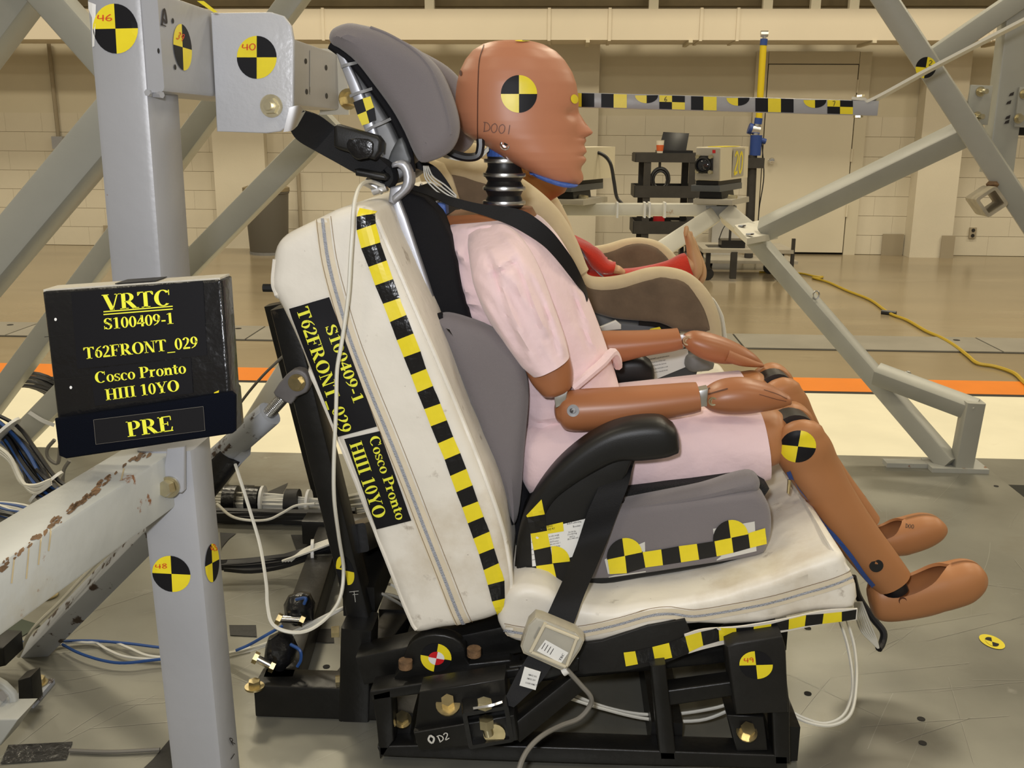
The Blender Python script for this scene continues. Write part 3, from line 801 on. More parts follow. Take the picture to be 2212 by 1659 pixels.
# ---- front post, cross tube and belt anchor plate
YP = 1.18
post = thing('frame_post', 'pale grey square steel post with round target number 46 on it', 'post', (P(330, 1000, YP).x, YP + .05, .2))
W1 = wpx(118, 250, YP, 270)
ps = beam(P(210, -420, YP) + Vector((0, .05, 0)), P(329, 1040, YP) + Vector((0, .05, 0)), W1, .10, (0, 1, 0), .008)
mk('column', ps, 'steel_paint', post)
YT = YP + .004
xr = P(348, 100, YT).x; xl = P(250, 100, YT).x
zb = P(348, 200, YT).z; zt_ = zb + .112
tb = beam((xr - .035, YT, (zb + zt_) / 2), (xr - .035, 2.10, (zb + zt_) / 2), .07, zt_ - zb, (0, 0, 1), .006)
mk('cross_tube', tb, 'steel_paint', post)
tbb = bvh_of(tb); pbb = bvh_of(ps)
YA = 1.352
pl_out = [(455, 28), (585, 26), (612, 34), (628, 55), (634, 90), (633, 240), (626, 268), (605, 284), (575, 288), (468, 284)]
ap = slab(pl_out, YA, YA + .010, .002)
pb = mk('anchor_plate', ap, 'steel_plate_paint', post)
apb = bvh_of(ap)
mk('weld_seam', cable([P(318, 200, YP - .001), P(330, 203, YP + .01), P(350, 205, YT)], .004, 6, 3), 'steel_paint', post)
q = P(587, 229, YA - .001)
mk('anchor_bolt', join(cyl(q + Vector((0, .0, 0)), q + Vector((0, -.003, 0)), .0150, None, 22), cyl(q + Vector((0, -.003, 0)), q + Vector((0, -.012, 0)), .0115, .0105, 6), cyl(q + Vector((0, -.012, 0)), q + Vector((0, -.022, 0)), .0058, None, 14)), 'zinc', pb)
mark(pb, (555, 124), (43, 0), (0, 46.5), apb, num='40', nbox=((524, 109), (556, 108), 14))
mark(post, (250, 62), (48, -1), (3, 54), pbb, num='46', nbox=((212, 46), (247, 45), 14))
mark(post, (393, 102), (20, 6), (2, 50), tbb, num='39', nbox=((378, 83), (393, 90), 15))
mk('white_patch', quad([(183, 0), (208, 10), (205, 100), (192, 106)], pbb, 3, 6), 'white_print', post, smooth=0)
mk('ink_scribble', join(line_px([(348, 55), (352, 20), (356, 30), (358, 50), (350, 40)], 4, tbb), line_px([(346, 52), (357, 57)], 2.5, tbb)), 'black_ink', post, smooth=0)
# farther half of the cross tube beyond the plate: holes, end plate and bolt
for (x, y) in ((660, 132), (704, 146), (662, 198), (705, 207), (343, 110), (372, 45), (377, 145)): mk('bolt_hole', disc((x, y), (2.6, 1), (0, 6), tbb, colors=(0,) * 4, nr=1, na=12), 'gap_dark', post, smooth=0)
mk('seam', line_px([(669, 108), (669, 234)], 1.4, tbb), 'steel_speckled', post, smooth=0)
yy = 2.10; c = Vector((xr - .02, yy + .006, (zb + zt_) / 2))
mk('end_plate', box(c + Vector((.01, 0, 0)), (.06, .012, .13)), 'steel_paint_white', post, smooth=0)
mk('end_bolt', bolt(P(752, 214, yy - .03), (.6, -.8, 0), .014, .03, 1.5), 'brass_zinc', post)
mk('top_tape', quad([(425, 2), (440, 2), (470, 26), (462, 27)], YT + .12, 1, 1), 'yellow_print', post, smooth=0)
# ---- lower post (in front) with bracket
YL = 1.05
lo_t = P(352, 975, YL); lo_b = P(421, 1640, YL); dlt = (lo_b - lo_t); lo_b = lo_t + dlt * (lo_t.z / (lo_t.z - lo_b.z))
W2 = wpx(117, 1377, YL, 395)
lps = beam(lo_t + Vector((0, W2 / 2, 0)), lo_b + Vector((0, W2 / 2, 0)), W2, W2, (0, 1, 0), .008)
lp_ = thing('lower_post', 'grey square steel lower post with round target number 48 facing the camera', 'post', (lo_b.x, YL + W2 / 2, 0))
mk('column', lps, 'steel_paint', lp_); lpb = bvh_of(lps)
mark(lp_, (371, 1239), (41, 2), (2, 39), lpb, num='48', nbox=((337, 1228), (365, 1226), 10))
mark(lp_, (457, 1216), (15, -8), (2, 41), lpb, colors=(1, 0, 1, 0), num='43', nbox=((457, 1193), (470, 1186), 14))
gp = slab([(360, 970), (398, 965), (398, 1060), (392, 1066), (345, 1062)], YL - .012, YL - .004, .002)
mk('gusset_plate', gp, 'steel_paint', lp_)
q = P(366, 1051, YL - .013)
mk('bracket_bolt', join(cyl(q, q + Vector((0, -.003, 0)), .0125, None, 20), cyl(q + Vector((0, -.003, 0)), q + Vector((-.002, -.012, .001)), .0095, .009, 6)), 'zinc', lp_)
mk('ink_scribble', join(hand_px('R', (500, 1610), (507, 1606), 16, lpb), line_px([(497, 1640), (505, 1628)], 1.5, lpb)), 'black_ink', lp_, smooth=0)
# ---- rusty strut running down to the left foreground
YS0, YS1 = 1.03, .80
rsx = beam(P(352, 1012, 1.085), P(-170, 1358, .74), .064, .066, (0, 0, 1), .004)
rst = thing('rusty_strut', 'thick pale steel strut with a rusty edge crossing the lower left corner', 'strut', P(340, 1050, 1.06))
mk('tube', rsx, 'steel_paint_worn', rst); rs_b = bvh_of(rsx)
random.seed(5)
def blobs(pts, n, size, surf, jit=6):
    q = catmull([Vector((x, y, 0)) for x, y in pts], 12); out = []
    for k in range(n):
        p = random.choice(q); cx_, cy_ = p.x + random.gauss(0, jit), p.y + random.gauss(0, jit * .6); s = size * random.uniform(.3, 1.2)
        V = [on(cx_ + s * 1.5 * math.cos(a * 1.0472) * random.uniform(.5, 1.2), cy_ + s * math.sin(a * 1.0472) * random.uniform(.5, 1.2) - s * .8 * math.cos(a * 1.0472), surf, .0006) for a in range(6)]
        out.append((V, [tuple(range(6))]))
    return join(*out)
mk('rust_flakes', blobs([(318, 978), (262, 1012), (200, 1062), (140, 1112), (70, 1170), (0, 1228)], 90, 5.5, rs_b, 4), 'rust', rst, smooth=0, kind='stuff')
mk('rust_streaks', join(*[line_px([(x, y), (x - 3, y + l * .5), (x - 6, y + l)], 3.5, rs_b, .0005, 3) for x, y, l in ((110, 1140, 50), (62, 1180, 70), (88, 1160, 60), (268, 1012, 26), (30, 1205, 55))]), 'steel_rust_stain', rst, smooth=0, kind='stuff')
# ---- threaded tie strut from deck bracket to the clevis behind the seat
ya, yb_ = 1.48, 1.42
ts = thing('tie_strut', 'speckled grey tie strut with a threaded clevis end bolted behind the seat', 'strut', PZ(70, 1490, 0))
a, b = P(50, 1432, 1.52), P(595, 880, 1.36)
mk('angle_bar', beam(a, P(520, 955, 1.375), .036, .036, (0, .8, .6), .003), 'steel_speckled', ts)
mk('round_tube', cyl(P(450, 1010, 1.385), P(583, 893, 1.36), .019, None, 18), 'steel_speckled', ts)
mk('tape_wrap', join(cyl(P(430, 1062, 1.385), P(500, 975, 1.378), .024, .023, 10)), 'black_tape', ts)
mk('tape_wrap', cyl(P(10, 1466, 1.52), P(60, 1424, 1.515), .027, .025, 10), 'black_tape_matte', ts)
th_a, th_b = P(577, 897, 1.358), P(612, 858, 1.355)
mk('thread', join(*[cyl(th_a.lerp(th_b, k / 14), th_a.lerp(th_b, (k + .6) / 14), .0095, None, 12) for k in range(14)], cyl(th_a, th_b, .008)), 'aluminium', ts)
mk('lock_nut', cyl(P(566, 905, 1.36), P(580, 893, 1.358), .017, None, 6), 'steel_speckled', ts)
cl = mk('clevis', slab([(590, 848), (618, 810), (640, 798), (660, 806), (668, 826), (662, 848), (640, 858), (628, 874), (605, 862)], 1.345, 1.366, .003, 2), 'clevis_steel', ts)
q = P(642, 826, 1.3445)
mk('clevis_bolt', join(cyl(q, q + Vector((0, -.003, 0)), .0125, None, 20), cyl(q + Vector((0, -.003, 0)), q + Vector((0, -.011, 0)), .0095, .009, 6)), 'brass_zinc', cl)
# base bracket of the tie strut
bk = thing('deck_bracket', 'small rusty deck bracket with a bolt in front of the tie strut foot', 'bracket', PZ(75, 1500))
mk('foot_plate', mapv(quad([(60, 1470), (118, 1468), (72, 1520), (25, 1518)], ('z', .0), 1, 1, 0), lambda v: v), 'steel_speckled', bk, smooth=0)
fp = [PZ(60, 1466, .008), PZ(118, 1466, .008), PZ(72, 1520, .008), PZ(25, 1518, .008)]
mk('foot_pad', rings([[Vector((v.x, v.y, .0)) for v in fp], fp]), 'steel_speckled', bk, smooth=0)
mk('upright', slab([(38, 1470), (66, 1462), (72, 1522), (40, 1522)], 1.33, 1.36, .002), 'black_paint', bk)
mk('bracket_bolt', bolt(PZ(82, 1476, .009), (0, 0, 1), .012, .010, 1.3), 'brass_zinc', bk)
g2 = thing('corner_gusset', 'grey painted steel gusset at the very left edge near the deck', 'bracket', (P(10, 1560, 1.1).x, 1.12, 0))
mk('plate', slab([(-60, 1440), (8, 1478), (30, 1500), (42, 1560), (0, 1610), (-60, 1640)], 1.14, 1.15, .003), 'steel_paint_worn', g2)
mk('flange', slab([(-60, 1555), (40, 1553), (0, 1612), (-60, 1640)], 1.10, 1.15, .003), 'steel_paint_worn', g2)
mk('gusset_bolt', bolt(P(-6, 1510, 1.14), (0, -1, 0), .012, .01), 'chrome', g2)
mk('black_box', slab([(-60, 1395), (6, 1400), (10, 1440), (-60, 1455)], 1.40, 1.46, .004), 'black_plastic', label='black box at the left edge above the deck bracket', cat='box')

# ---- diagonal braces behind the post
mk('diagonal_brace', beam(P(-330, 922, 1.62) + Vector((0, .04, 0)), P(400, 52, 1.62) + Vector((0, .04, 0)), wpx(88, 400, 1.62), .08, (0, 1, 0)), 'steel_paint_green', label='widest diagonal grey brace entering at the left edge and passing behind the post', cat='brace')
mk('diagonal_brace', beam(P(-90, 975, 2.75), P(905, -365, 2.75), wpx(46, 300, 2.75), .07, (0, 1, 0)), 'steel_paint_green', label='long thin diagonal brace reaching the top edge behind the anchor plate', cat='brace')
mk('diagonal_brace', beam(P(5, 985, 2.72), P(720, 257, 2.72), wpx(50, 500, 2.72), .07, (0, 1, 0)), 'steel_paint_green', label='diagonal brace ending behind the seat belt retractor, zip tied near its foot', cat='brace')
mk('diagonal_brace', beam(P(-400, 582, 1.95), P(275, -330, 1.95), wpx(92, 50, 1.95), .08, (0, 1, 0)), 'steel_paint_green', label='dark grey brace cutting the top left corner upward', cat='brace')
mk('diagonal_brace', beam(P(-150, -297, 1.9), P(250, 155, 1.9), wpx(66, 60, 1.9), .07, (0, 1, 0)), 'steel_paint_green', label='short brace running from the top edge down to the post', cat='brace')
mk('diagonal_brace', beam(P(465, 1045, 2.35), P(655, 745, 2.35), wpx(44, 900, 2.35), .05, (0, 1, 0)), 'steel_paint_white', label='cream painted brace beyond the threaded clevis', cat='brace')
mk('zip_tie', ribbon([(P(60, 893, 2.68), P(66, 888, 2.68)), (P(90, 912, 2.675), P(94, 905, 2.675)), (P(116, 922, 2.68), P(119, 915, 2.68))], .002), 'zip_tie', label='white zip tie round the foot of the diagonal brace by the sign', cat='zip tie')
mk('thin_wire', cable([P(x, y, 2.2) for x, y in ((505, 900), (520, 870), (560, 820), (600, 780), (650, 735))], .0035), 'grey_cable', label='thin grey wire along the cream brace', cat='cable')

# ---- the sign block hung on the post
YG = .985
sgn = thing('test_sign', 'black taped foam sign block with yellow test lettering on the front post', 'sign', (P(300, 970, YG).x, YG + .04, P(300, 970, YG).z))
so = [(90, 632), (98, 628), (470, 603), (479, 607), (496, 845), (500, 850), (507, 930), (500, 938), (142, 990), (132, 985)]
sb = slab(so, YG, YG + .034, .004); mk('board', sb, 'black_tape', sgn)
fe = [P(94, 630, YG + .002), P(475, 604.5, YG + .002)]; dd = Vector((0, .03, 0)); zz = Vector((0, 0, .0022))
mk('foam_edge', rings([[fe[0], fe[1], fe[1] + dd, fe[0] + dd], [fe[0] + zz, fe[1] + zz, fe[1] + dd + zz, fe[0] + dd + zz]]), 'foam_edge', sgn, smooth=0)
mk('tape_tab', rings([[fe[0].lerp(fe[1], t_) + zz + Vector((0, y_, .0006)) for t_, y_ in ((.41, .0), (.64, .0), (.64, .03), (.41, .03))], [fe[0].lerp(fe[1], t_) + zz + Vector((0, y_, .0014)) for t_, y_ in ((.41, .0), (.64, .0), (.64, .03), (.41, .03))]]), 'black_tape_matte', sgn)
shelf = slab([(117, 905), (498, 846), (508, 855), (508, 932), (500, 938), (142, 992), (126, 985)], YG - .008, YG - .0005, .003)
mk('felt_band', shelf, 'black_cloth_board', sgn)
c1 = mk('printed_card', quad([(153, 632), (438, 607), (447, 767), (167, 797)], YG, 2, 2, .0008), 'black_print', sgn, smooth=0)
for s, p0, p1, h in (('VRTC', (222, 671), (371, 659), 34), ('S100409-1', (225, 712), (377, 699), 24), ('T62FRONT_029', (182, 776), (429, 751), 25)):
    mk('lettering', text_px(s, p0, p1, h, YG, .0014), 'yellow_text', c1, smooth=0)
for dy in (0, 6): mk('underline', line_px([(223.5, 673.5 + dy), (373, 661.5 + dy)], 2.4, YG, .0014, 2), 'yellow_text', c1, smooth=0)
c2 = mk('printed_card', quad([(195, 797), (412, 773), (417, 849), (205, 877)], YG, 2, 2, .0012), 'black_print', sgn, smooth=0)
for s, p0, p1, h in (('Cosco Pronto', (206, 828), (403, 806), 24), ('HIII 10YO', (229, 865), (389, 844), 24)):
    mk('lettering', text_px(s, p0, p1, h, YG, .0018), 'yellow_text', c2, smooth=0)
c3 = mk('printed_card', quad([(202, 907), (439, 878), (443, 930), (207, 960)], YG - .008, 2, 2, .001), 'black_print', sgn, smooth=0)
mk('lettering', text_px('PRE', (276, 944), (377, 930), 33, YG - .008, .0018), 'yellow_text', c3, smooth=0)
mk('card_edge', join(line_px([(202, 907), (439, 878)], .9, YG - .008, .0015, 2), line_px([(439, 878), (443, 930)], .7, YG - .008, .0015, 2), line_px([(202, 907), (207, 960)], .9, YG - .008, .0015, 2), line_px([(207, 960), (443, 930)], .7, YG - .008, .0015, 2)), 'bin_grey', sgn, smooth=0)
mk('paint_fleck', join(quad([(462, 848), (473, 843), (472, 853), (464, 855)], YG, 1, 1, .001)), 'yellow_print', sgn, smooth=0)
for (x, y) in ((153, 837), (120, 690)): mk('pin', disc((x, y), (3, 0), (0, 3.5), YG, colors=(0,) * 4, nr=1, na=8), 'white_print', sgn, smooth=0)
for pts in ([(96, 728), (160, 722)], [(105, 822), (200, 812)], [(130, 905), (490, 846)], [(440, 700), (486, 697)], [(418, 786), (490, 780)]): mk('tape_seam', line_px(pts, 1.2, YG, .0006, 2), 'black_tape_matte', sgn, smooth=0)

# ================================================================= right side frame
YR = 2.62
rf = thing('outrigger_foot', 'grey steel outrigger beam with a triangular foot standing on the deck edge', 'outrigger', PZ(2060, 1005))
pl = P(1622, 497, 3.25)
n0, n1 = P(1630, 515, 3.2), P(2052, 1003, YR)
mk('main_beam', beam(n0, n1, .050, .050, (.3, .9, .3)), 'steel_paint_green', rf)
mk('foot_arm', beam(P(1893, 807, YR + .14), P(2106, 886, YR - .01), .050, .050, (0, .9, .45)), 'steel_paint_green', rf)
mk('foot_leg', beam(P(2103, 866, YR - .01), P(2076, 1008, YR), .050, .050, (0, 1, 0)), 'steel_paint_green', rf)
mk('foot_plate', box((P(2065, 1005, YR).x, YR + .01, .006), (.15, .09, .012)), 'steel_paint_worn', rf, smooth=0)
mk('deck_shim', box((P(1960, 1007, YR).x, YR + .02, .006), (.11, .04, .012)), 'steel_paint_worn', rf, smooth=0)
for (x, y, Y) in ((1763, 637, 2.99), (1960, 812, 2.73)):
    c = P(x, y, Y); mk('eye_ring', cable([c + Vector((math.cos(k * math.pi / 6) * .009, 0, math.sin(k * math.pi / 6) * .012)) for k in range(13)], .0025, 5, 2), 'aluminium', rf)
# node plate with bolts
npl = [P(1587, 486, 3.12), P(1640, 476, 3.3), P(1681, 503, 3.08), P(1614, 515, 2.92)]
th_ = Vector((0, 0, -.018))
pn = thing('node_plate', 'white bolted joint plate where the right braces meet', 'plate', npl[3] + th_)
mk('plate', rings([[v for v in npl], [v + th_ for v in npl]]), 'steel_paint_white', pn, smooth=0)
for (x, y, Y) in ((1603, 489, 3.1), (1620, 507, 2.96), (1668, 500, 3.08)): mk('bolt_head', cyl(P(x, y, Y), P(x, y - 3, Y), .012, None, 10), 'steel_speckled', pn)
mk('diagonal_brace', beam(P(1650, 496, 3.06), P(2105, 277, 2.72), .058, .058, (0, .55, -.8)), 'steel_paint_green', label='grey brace sloping up from the joint plate to the right frame', cat='brace')
mk('diagonal_brace', beam(P(1683, -351, 2.70), P(2560, 989, 2.70), wpx(46, 200, 2.7), .055, (.35, .9, .1)), 'steel_paint_green', label='grey brace slanting down to the right edge past the square tube stub', cat='brace')
mk('diagonal_brace', beam(P(2005, 132, 2.74), P(2620, -288, 2.74), wpx(42, 80, 2.7), .05, (0, 1, 0)), 'steel_paint_green', label='grey brace running up to the top right corner', cat='brace')
xb = bvh_of(beam(P(1893, -30, 2.70), P(2240, 500, 2.70), wpx(46, 200, 2.7), .055, (.35, .9, .1)))
rp = thing('side_post', 'grey leaning post with bolted hinge plates at the right edge', 'post', (P(2155, 380, 2.68).x, 2.72, P(2155, 380, 2.68).z))
mk('column', beam(P(2252, -414, 2.76), P(2152, 372, 2.76), wpx(56, 200, 2.76), .06, (0, 1, 0)), 'steel_paint_green', rp)
hp = mk('hinge_plate', slab([(2098, 183), (2146, 185), (2134, 270), (2084, 268)], 2.70, 2.71, .002), 'steel_paint_green', rp)
for (x, y) in ((2118, 198), (2110, 252)):
    q = P(x, y, 2.70); mk('hinge_bolt', join(bolt(q, (.2, -1, 0), .010, .010, 1.3), cyl(q, q + Vector((.006, -.024, 0)), .0065, None, 10)), 'zinc', hp)
hp = mk('hinge_plate', slab([(2203, 188), (2260, 190), (2250, 275), (2192, 274)], 2.72, 2.73, .002), 'steel_paint_green', rp)
for (x, y) in ((2212, 203), (2200, 256)):
    q = P(x, y, 2.72); mk('hinge_bolt', bolt(q, (.2, -1, 0), .010, .012, 1.3), 'zinc', hp)
mk('black_clamp', slab([(2192, 274), (2260, 276), (2260, 294), (2192, 292)], 2.74, 2.80, .003), 'black_plastic', rp)
mk('ink_marks', join(*[quad([(x, y), (x + 9, y - 4), (x + 7, y + 4), (x - 3, y + 6)], 2.727, 1, 1) for x, y in ((2182, 202), (2176, 220), (2174, 252), (2172, 262))]), 'black_ink', rp, smooth=0)
tmark = thing('round_target', 'round yellow and black target sticker number 2 on the crossing of the right braces', 'sticker', P(2000, 146, 2.66))
q_ = disc((2000, 146), (22, 2), (-4, 23), 2.66, colors=(1, 0, 1, 0), off=0)
mk('face', q_, ['yellow_print', 'black_print'], tmark, smooth=0)
mk('back', mapv(disc((2000, 146), (22, 2), (-4, 23), 2.664, off=0), lambda v: v), ['white_print', 'white_print'], tmark, smooth=0)
mk('handwritten_number', hand_px('2', (2006, 141), (2015, 142), 11, 2.66, .12), 'black_ink', tmark, smooth=0)
stb = thing('tube_stub', 'short open square steel tube welded under the right brace', 'tube', P(2130, 460, 2.6))
s0 = P(2143, 436, 2.60); s1 = P(2118, 432, 2.72)
mk('tube', beam(s0, s1, .058, .058, (-.62, 0, .78), .007, hollow=.008), 'primer_tan', stb)
mk('weld', lathe([(.012, 0), (.016, .008), (.01, .016)], P(2143, 405, 2.68)), 'rust', stb)
# ---- target bar held by a bent flat rod
YB = 2.2
tbx = thing('target_bar', 'horizontal grey bar wrapped with yellow and black target tape', 'bar', P(1897, 250, YB))
bshape = beam(P(1236, 215.5, YB) + Vector((0, .016, 0)), P(1897, 234, YB) + Vector((0, .016, 0)), hpx(32, 220, YB), .032, (0, 1, 0), .002)
mk('tube', bshape, 'steel_paint', tbx)
bb = bvh_of(bshape)
def z3(x, y): return (1180 + x / 2.99, y / 2.99)
def bar_y(px): return 215.5 + (px - 1236) * (18.5 / 661)
def barpiece(xa, xb_, m, t0=-14.6, t1=14.2):
    a, b = 1180 + xa / 2.99, 1180 + xb_ / 2.99
    mk('tape_square', quad([(a, bar_y(a) + t0), (b, bar_y(b) + t0), (b, bar_y(b) + t1), (a, bar_y(a) + t1)], bb, 2, 4), m, tbx, smooth=0)
for xa, xb_, m in ((205, 228, 'yellow_print'), (228, 310, 'black_print'), (355, 435, 'black_print'), (435, 520, 'yellow_print'), (935, 1015, 'black_print'), (1015, 1100, 'yellow_print'), (1350, 1432, 'black_print'), (1432, 1515, 'yellow_print'), (1515, 1597, 'black_print')):
    barpiece(xa, xb_, m)
for xa, num in ((730, '6'), (1815, '7')):
    barpiece(xa, xa + 82, 'yellow_print', -14.6, -1); barpiece(xa + 82, xa + 165, 'black_print', -14.6, -1)
    barpiece(xa, xa + 82, 'black_print', -1, 14.2); barpiece(xa + 82, xa + 165, 'yellow_print', -1, 14.2)
    a = 1180 + xa / 2.99; mk('handwritten_number', hand_px(num, (a + 11, bar_y(a) - 2), (a + 18, bar_y(a) - 2), 10, bb, .13), 'black_ink', tbx, smooth=0)
for xc in (648, 1238, 1735):
    a = 1180 + xc / 2.99; V, F, I = [], [], []
    for k in range(13):
        t_ = math.pi * k / 12; V.append(on(a + 25 * math.cos(t_), bar_y(a) - 14 + 17 * math.sin(t_), bb, .0009))
    V.append(on(a, bar_y(a) - 14, bb, .0009))
    for k in range(12): F.append((k, k + 1, 13)); I.append(1 if k < 6 else 0)
    mk('half_target', (V, F, I), ['yellow_print', 'black_print'], tbx, smooth=0)
rod = ribbon([(P(1840, 212, YB + .0), P(1840, 218, YB + .03)), (P(1868, 214, YB), P(1868, 219, YB + .03)), (P(1886, 213, YB), P(1888, 219, YB + .03)), (P(2030, 135, YB), P(2030, 142, YB + .03)), (P(2260, 16, YB), P(2260, 24, YB + .03))], .006, 4)
rd = thing('bent_flat_rod', 'pale bent flat rod rising from the target bar to the right edge', 'rod', P(1880, 215, YB))
mk('rod', rod, 'steel_paint_white', rd)
mk('rod_bolt', cyl(P(1857, 205, YB + .016), P(1853, 256, YB + .016), .005, None, 8), 'zinc', rd)
mk('rod_nut', join(cyl(P(1854, 247, YB + .016), P(1853.5, 254, YB + .016), .010, None, 6), cyl(P(1857, 205, YB + .016), P(1857, 209, YB + .016), .010, None, 6)), 'zinc', rd)

# ---- camera boom: white beam, struts, two boxed cameras
YC = 3.3
bm_ = thing('camera_boom', 'white rust-stained boom beam carrying the two boxed cameras', 'boom', P(1400, 470, YC))
mk('cross_beam', beam(P(1215, 452, YC + .03), P(1545, 453, YC + .03), .05, hpx(27, 453, YC), (0, 0, 1)), 'steel_paint_white', bm_)
mk('strut', beam(P(1535, 470, YC), P(1330, 605, YC - .35), .055, .055, (0, .6, .8)), 'steel_paint_white', bm_)
mk('strut', beam(P(1570, 462, YC), P(1640, 520, YC - .1), .06, .055, (0, .6, .8)), 'steel_paint_white', bm_)
mk('hub', slab([(1525, 445), (1592, 445), (1590, 465), (1560, 475), (1530, 470)], YC, YC + .08, .003), 'steel_paint_worn', bm_)
for x in (1333, 1392, 1402, 1435): mk('zip_tie', box(P(x, 453, YC + .0), (.006, .06, .049)), 'zip_tie', bm_, smooth=0)
def mount(label, dx):
    t = thing('camera_mount', label, 'mount', P(1555 + dx, 445, YC))
    def q(l): return [(x + dx, y) for x, y in l]
    mk('platform', slab(q([(1513, 431), (1601, 431), (1601, 443), (1513, 443)]), YC - .06, YC + .14, .002), 'camera_grey', t)
    mk('pivot_block', slab(q([(1522, 412), (1570, 412), (1572, 430), (1520, 430)]), YC - .04, YC + .10, .003), 'black_plastic', t)
    mk('slide_rail', slab(q([(1508, 401), (1573, 401), (1573, 415), (1508, 415)]), YC - .06, YC + .20, .002), 'grey_plastic', t)
    mk('upper_plate', slab(q([(1516, 391), (1567, 391), (1567, 401), (1516, 401)]), YC - .05, YC + .22, .002), 'black_plastic', t)
    mk('wing_bolt', cyl(P(1574 + dx, 426, YC), P(1592 + dx, 428, YC), .010, None, 8), 'zinc', t)
    t.rotation_euler.z = math.radians(-25)
    return t
def boxcam(label, dx, num):
    t = thing('boxed_camera', label, 'camera', P(1543 + dx, 392, YC))
    def q(l): return [(x + dx, y) for x, y in l]
    mk('housing', slab(q([(1518, 318), (1573, 319), (1571, 391), (1515, 390)]), YC - .05, YC + .28, .003), 'camera_tan', t)
    fpl = mk('front_plate', slab(q([(1519, 320), (1572, 320), (1570, 389), (1516, 389)]), YC - .056, YC - .0505, .002), 'camera_grey', t)
    mk('lens_plate', slab(q([(1522, 336), (1559, 337), (1558, 375), (1521, 375)]), YC - .062, YC - .0565, .002), 'black_plastic', t)
    c = P(1538 + dx, 357, YC - .062)
    ln = mk('lens', lathe([(.026, 0), (.026, .012), (.021, .014), (.020, .006), (.0, .005)], c, (0, -1, 0), 20), 'black_plastic', t)
    mk('glass', lathe([(.019, .008), (.012, .0105), (0, .0115)], c, (0, -1, 0), 16), 'lens_glass', ln)
    for (x, y) in ((1527, 339), (1556, 339), (1526, 371), (1555, 372)): mk('thumb_screw', cyl(P(x + dx, y, YC - .062), P(x + dx, y, YC - .074), .0065, None, 10), 'zinc', fpl)
    mk('red_tag', quad(q([(1556, 324), (1563, 324), (1563, 331), (1556, 331)]), YC - .056, 1, 1), 'red_print', t, smooth=0)
    if num:
        xs = P(1573 + dx, 350, YC - .05).x + .0012
        zc = P(1573, 352, YC).z; y0 = YC + .10
        fr = lambda a, b: Vector((xs + .0006, y0 + a * .075, zc + b * .034))
        mk('number_frame', ([Vector((xs, y0 - .02, zc - .047)), Vector((xs, y0 + .12, zc - .047)), Vector((xs, y0 + .12, zc + .043)), Vector((xs, y0 - .02, zc + .043))], [(0, 1, 2, 3)]), 'camera_grey', t, smooth=0)
        V, F = [], []; x = 0
        for ch in num:
            for stp in HW[ch]:
                for poly in g_line([(v.x, v.y) for v in catmull([Vector((a + x, b, 0)) for a, b in stp], 4)], .16):
                    o = len(V); V += [fr(a * 1.0, b * 2 - 1.05) for a, b in poly]; F.append(tuple(range(o, o + 4)))
            x += .74
        mk('number', (V, F), 'yellow_print', t, smooth=0)
        mk('top_tape', box((P(1545, 318, YC).x, YC + .1, P(1545, 317, YC).z), (.05, .2, .002)), 'yellow_print', t, smooth=0)
    t.rotation_euler.z = math.radians(-25)
    return t
mount('black and grey camera mount under the camera box numbered 20', 0); boxcam('tan boxed camera with number 20 on its side', 0, '20')
mount('black camera mount half hidden behind the chin of the large dummy', -320); boxcam('boxed camera mostly hidden behind the face of the large dummy', -312, None)
mk('camera_cable', cable([P(1276, 328, YC + .1), P(1300, 333, YC + .1), P(1318, 352, YC + .1), P(1326, 390, YC + .1), P(1332, 425, YC + .1), P(1345, 442, YC + .1)], .006), 'black_cable', label='black cable curving from the hidden camera down to the white boom', cat='cable')
# ================================================================= bench seat
YN = 1.26                                   # near side of the bench
FARB = 2.42
back_out = [(592, 532), (612, 507), (650, 487), (690, 470), (735, 452), (775, 447), (800, 455), (816, 482), (842, 548), (882, 642), (927, 747), (972, 852), (1016, 960), (1052, 1052), (1082, 1142), (1099, 1225), (1102, 1275), (1090, 1322), (1058, 1345), (1010, 1361), (960, 1366), (912, 1374), (893, 1366), (870, 1318), (840, 1240), (800, 1140), (750, 1015), (700, 890), (650, 770), (615, 690), (590, 640), (581, 612), (586, 575)]
cb = thing('bench_back_cushion', 'upright white vinyl bench back cushion with checkered tape and black labels', 'seat cushion', P(990, 1366, YN))
bs_ = slab(back_out, YN, FARB, .018, 3, 4, grid=.016)
# soft dents of the cover
def crumple(s, amp, sc, seed):
    from mathutils import noise
    return mapv(s, lambda v: v + Vector((noise.noise(v * sc + Vector((seed, 0, 0))), noise.noise(v * sc + Vector((0, seed, 9))) * .8, noise.noise(v * sc + Vector((5, 0, seed))))) * amp)
bs_ = crumple(crumple(bs_, .005, 9, 3), .0022, 26, 4)
mk('cover', bs_, 'vinyl_white', cb); bk_b = bvh_of(bs_)
L_ = [(777, 452), (771, 468), (771, 497), (781, 536), (797, 576), (811, 616), (828, 656), (843, 695), (858, 734), (873, 771), (888, 809), (902, 847), (917, 883), (931, 920), (946, 957), (961, 992), (973, 1027), (986, 1062), (999, 1095), (1011, 1129), (1023, 1162), (1035, 1196), (1045, 1230), (1054, 1262), (1063, 1298), (1073, 1326)]
R_ = [(812, 458), (808, 462), (809, 484), (820, 524), (834, 563), (848, 603), (863, 644), (878, 680), (893, 720), (908, 758), (921, 796), (936, 833), (951, 871), (965, 907), (979, 943), (994, 978), (1007, 1012), (1021, 1047), (1033, 1082), (1045, 1115), (1057, 1147), (1067, 1183), (1077, 1215), (1088, 1253), (1089, 1291), (1085, 1322)]
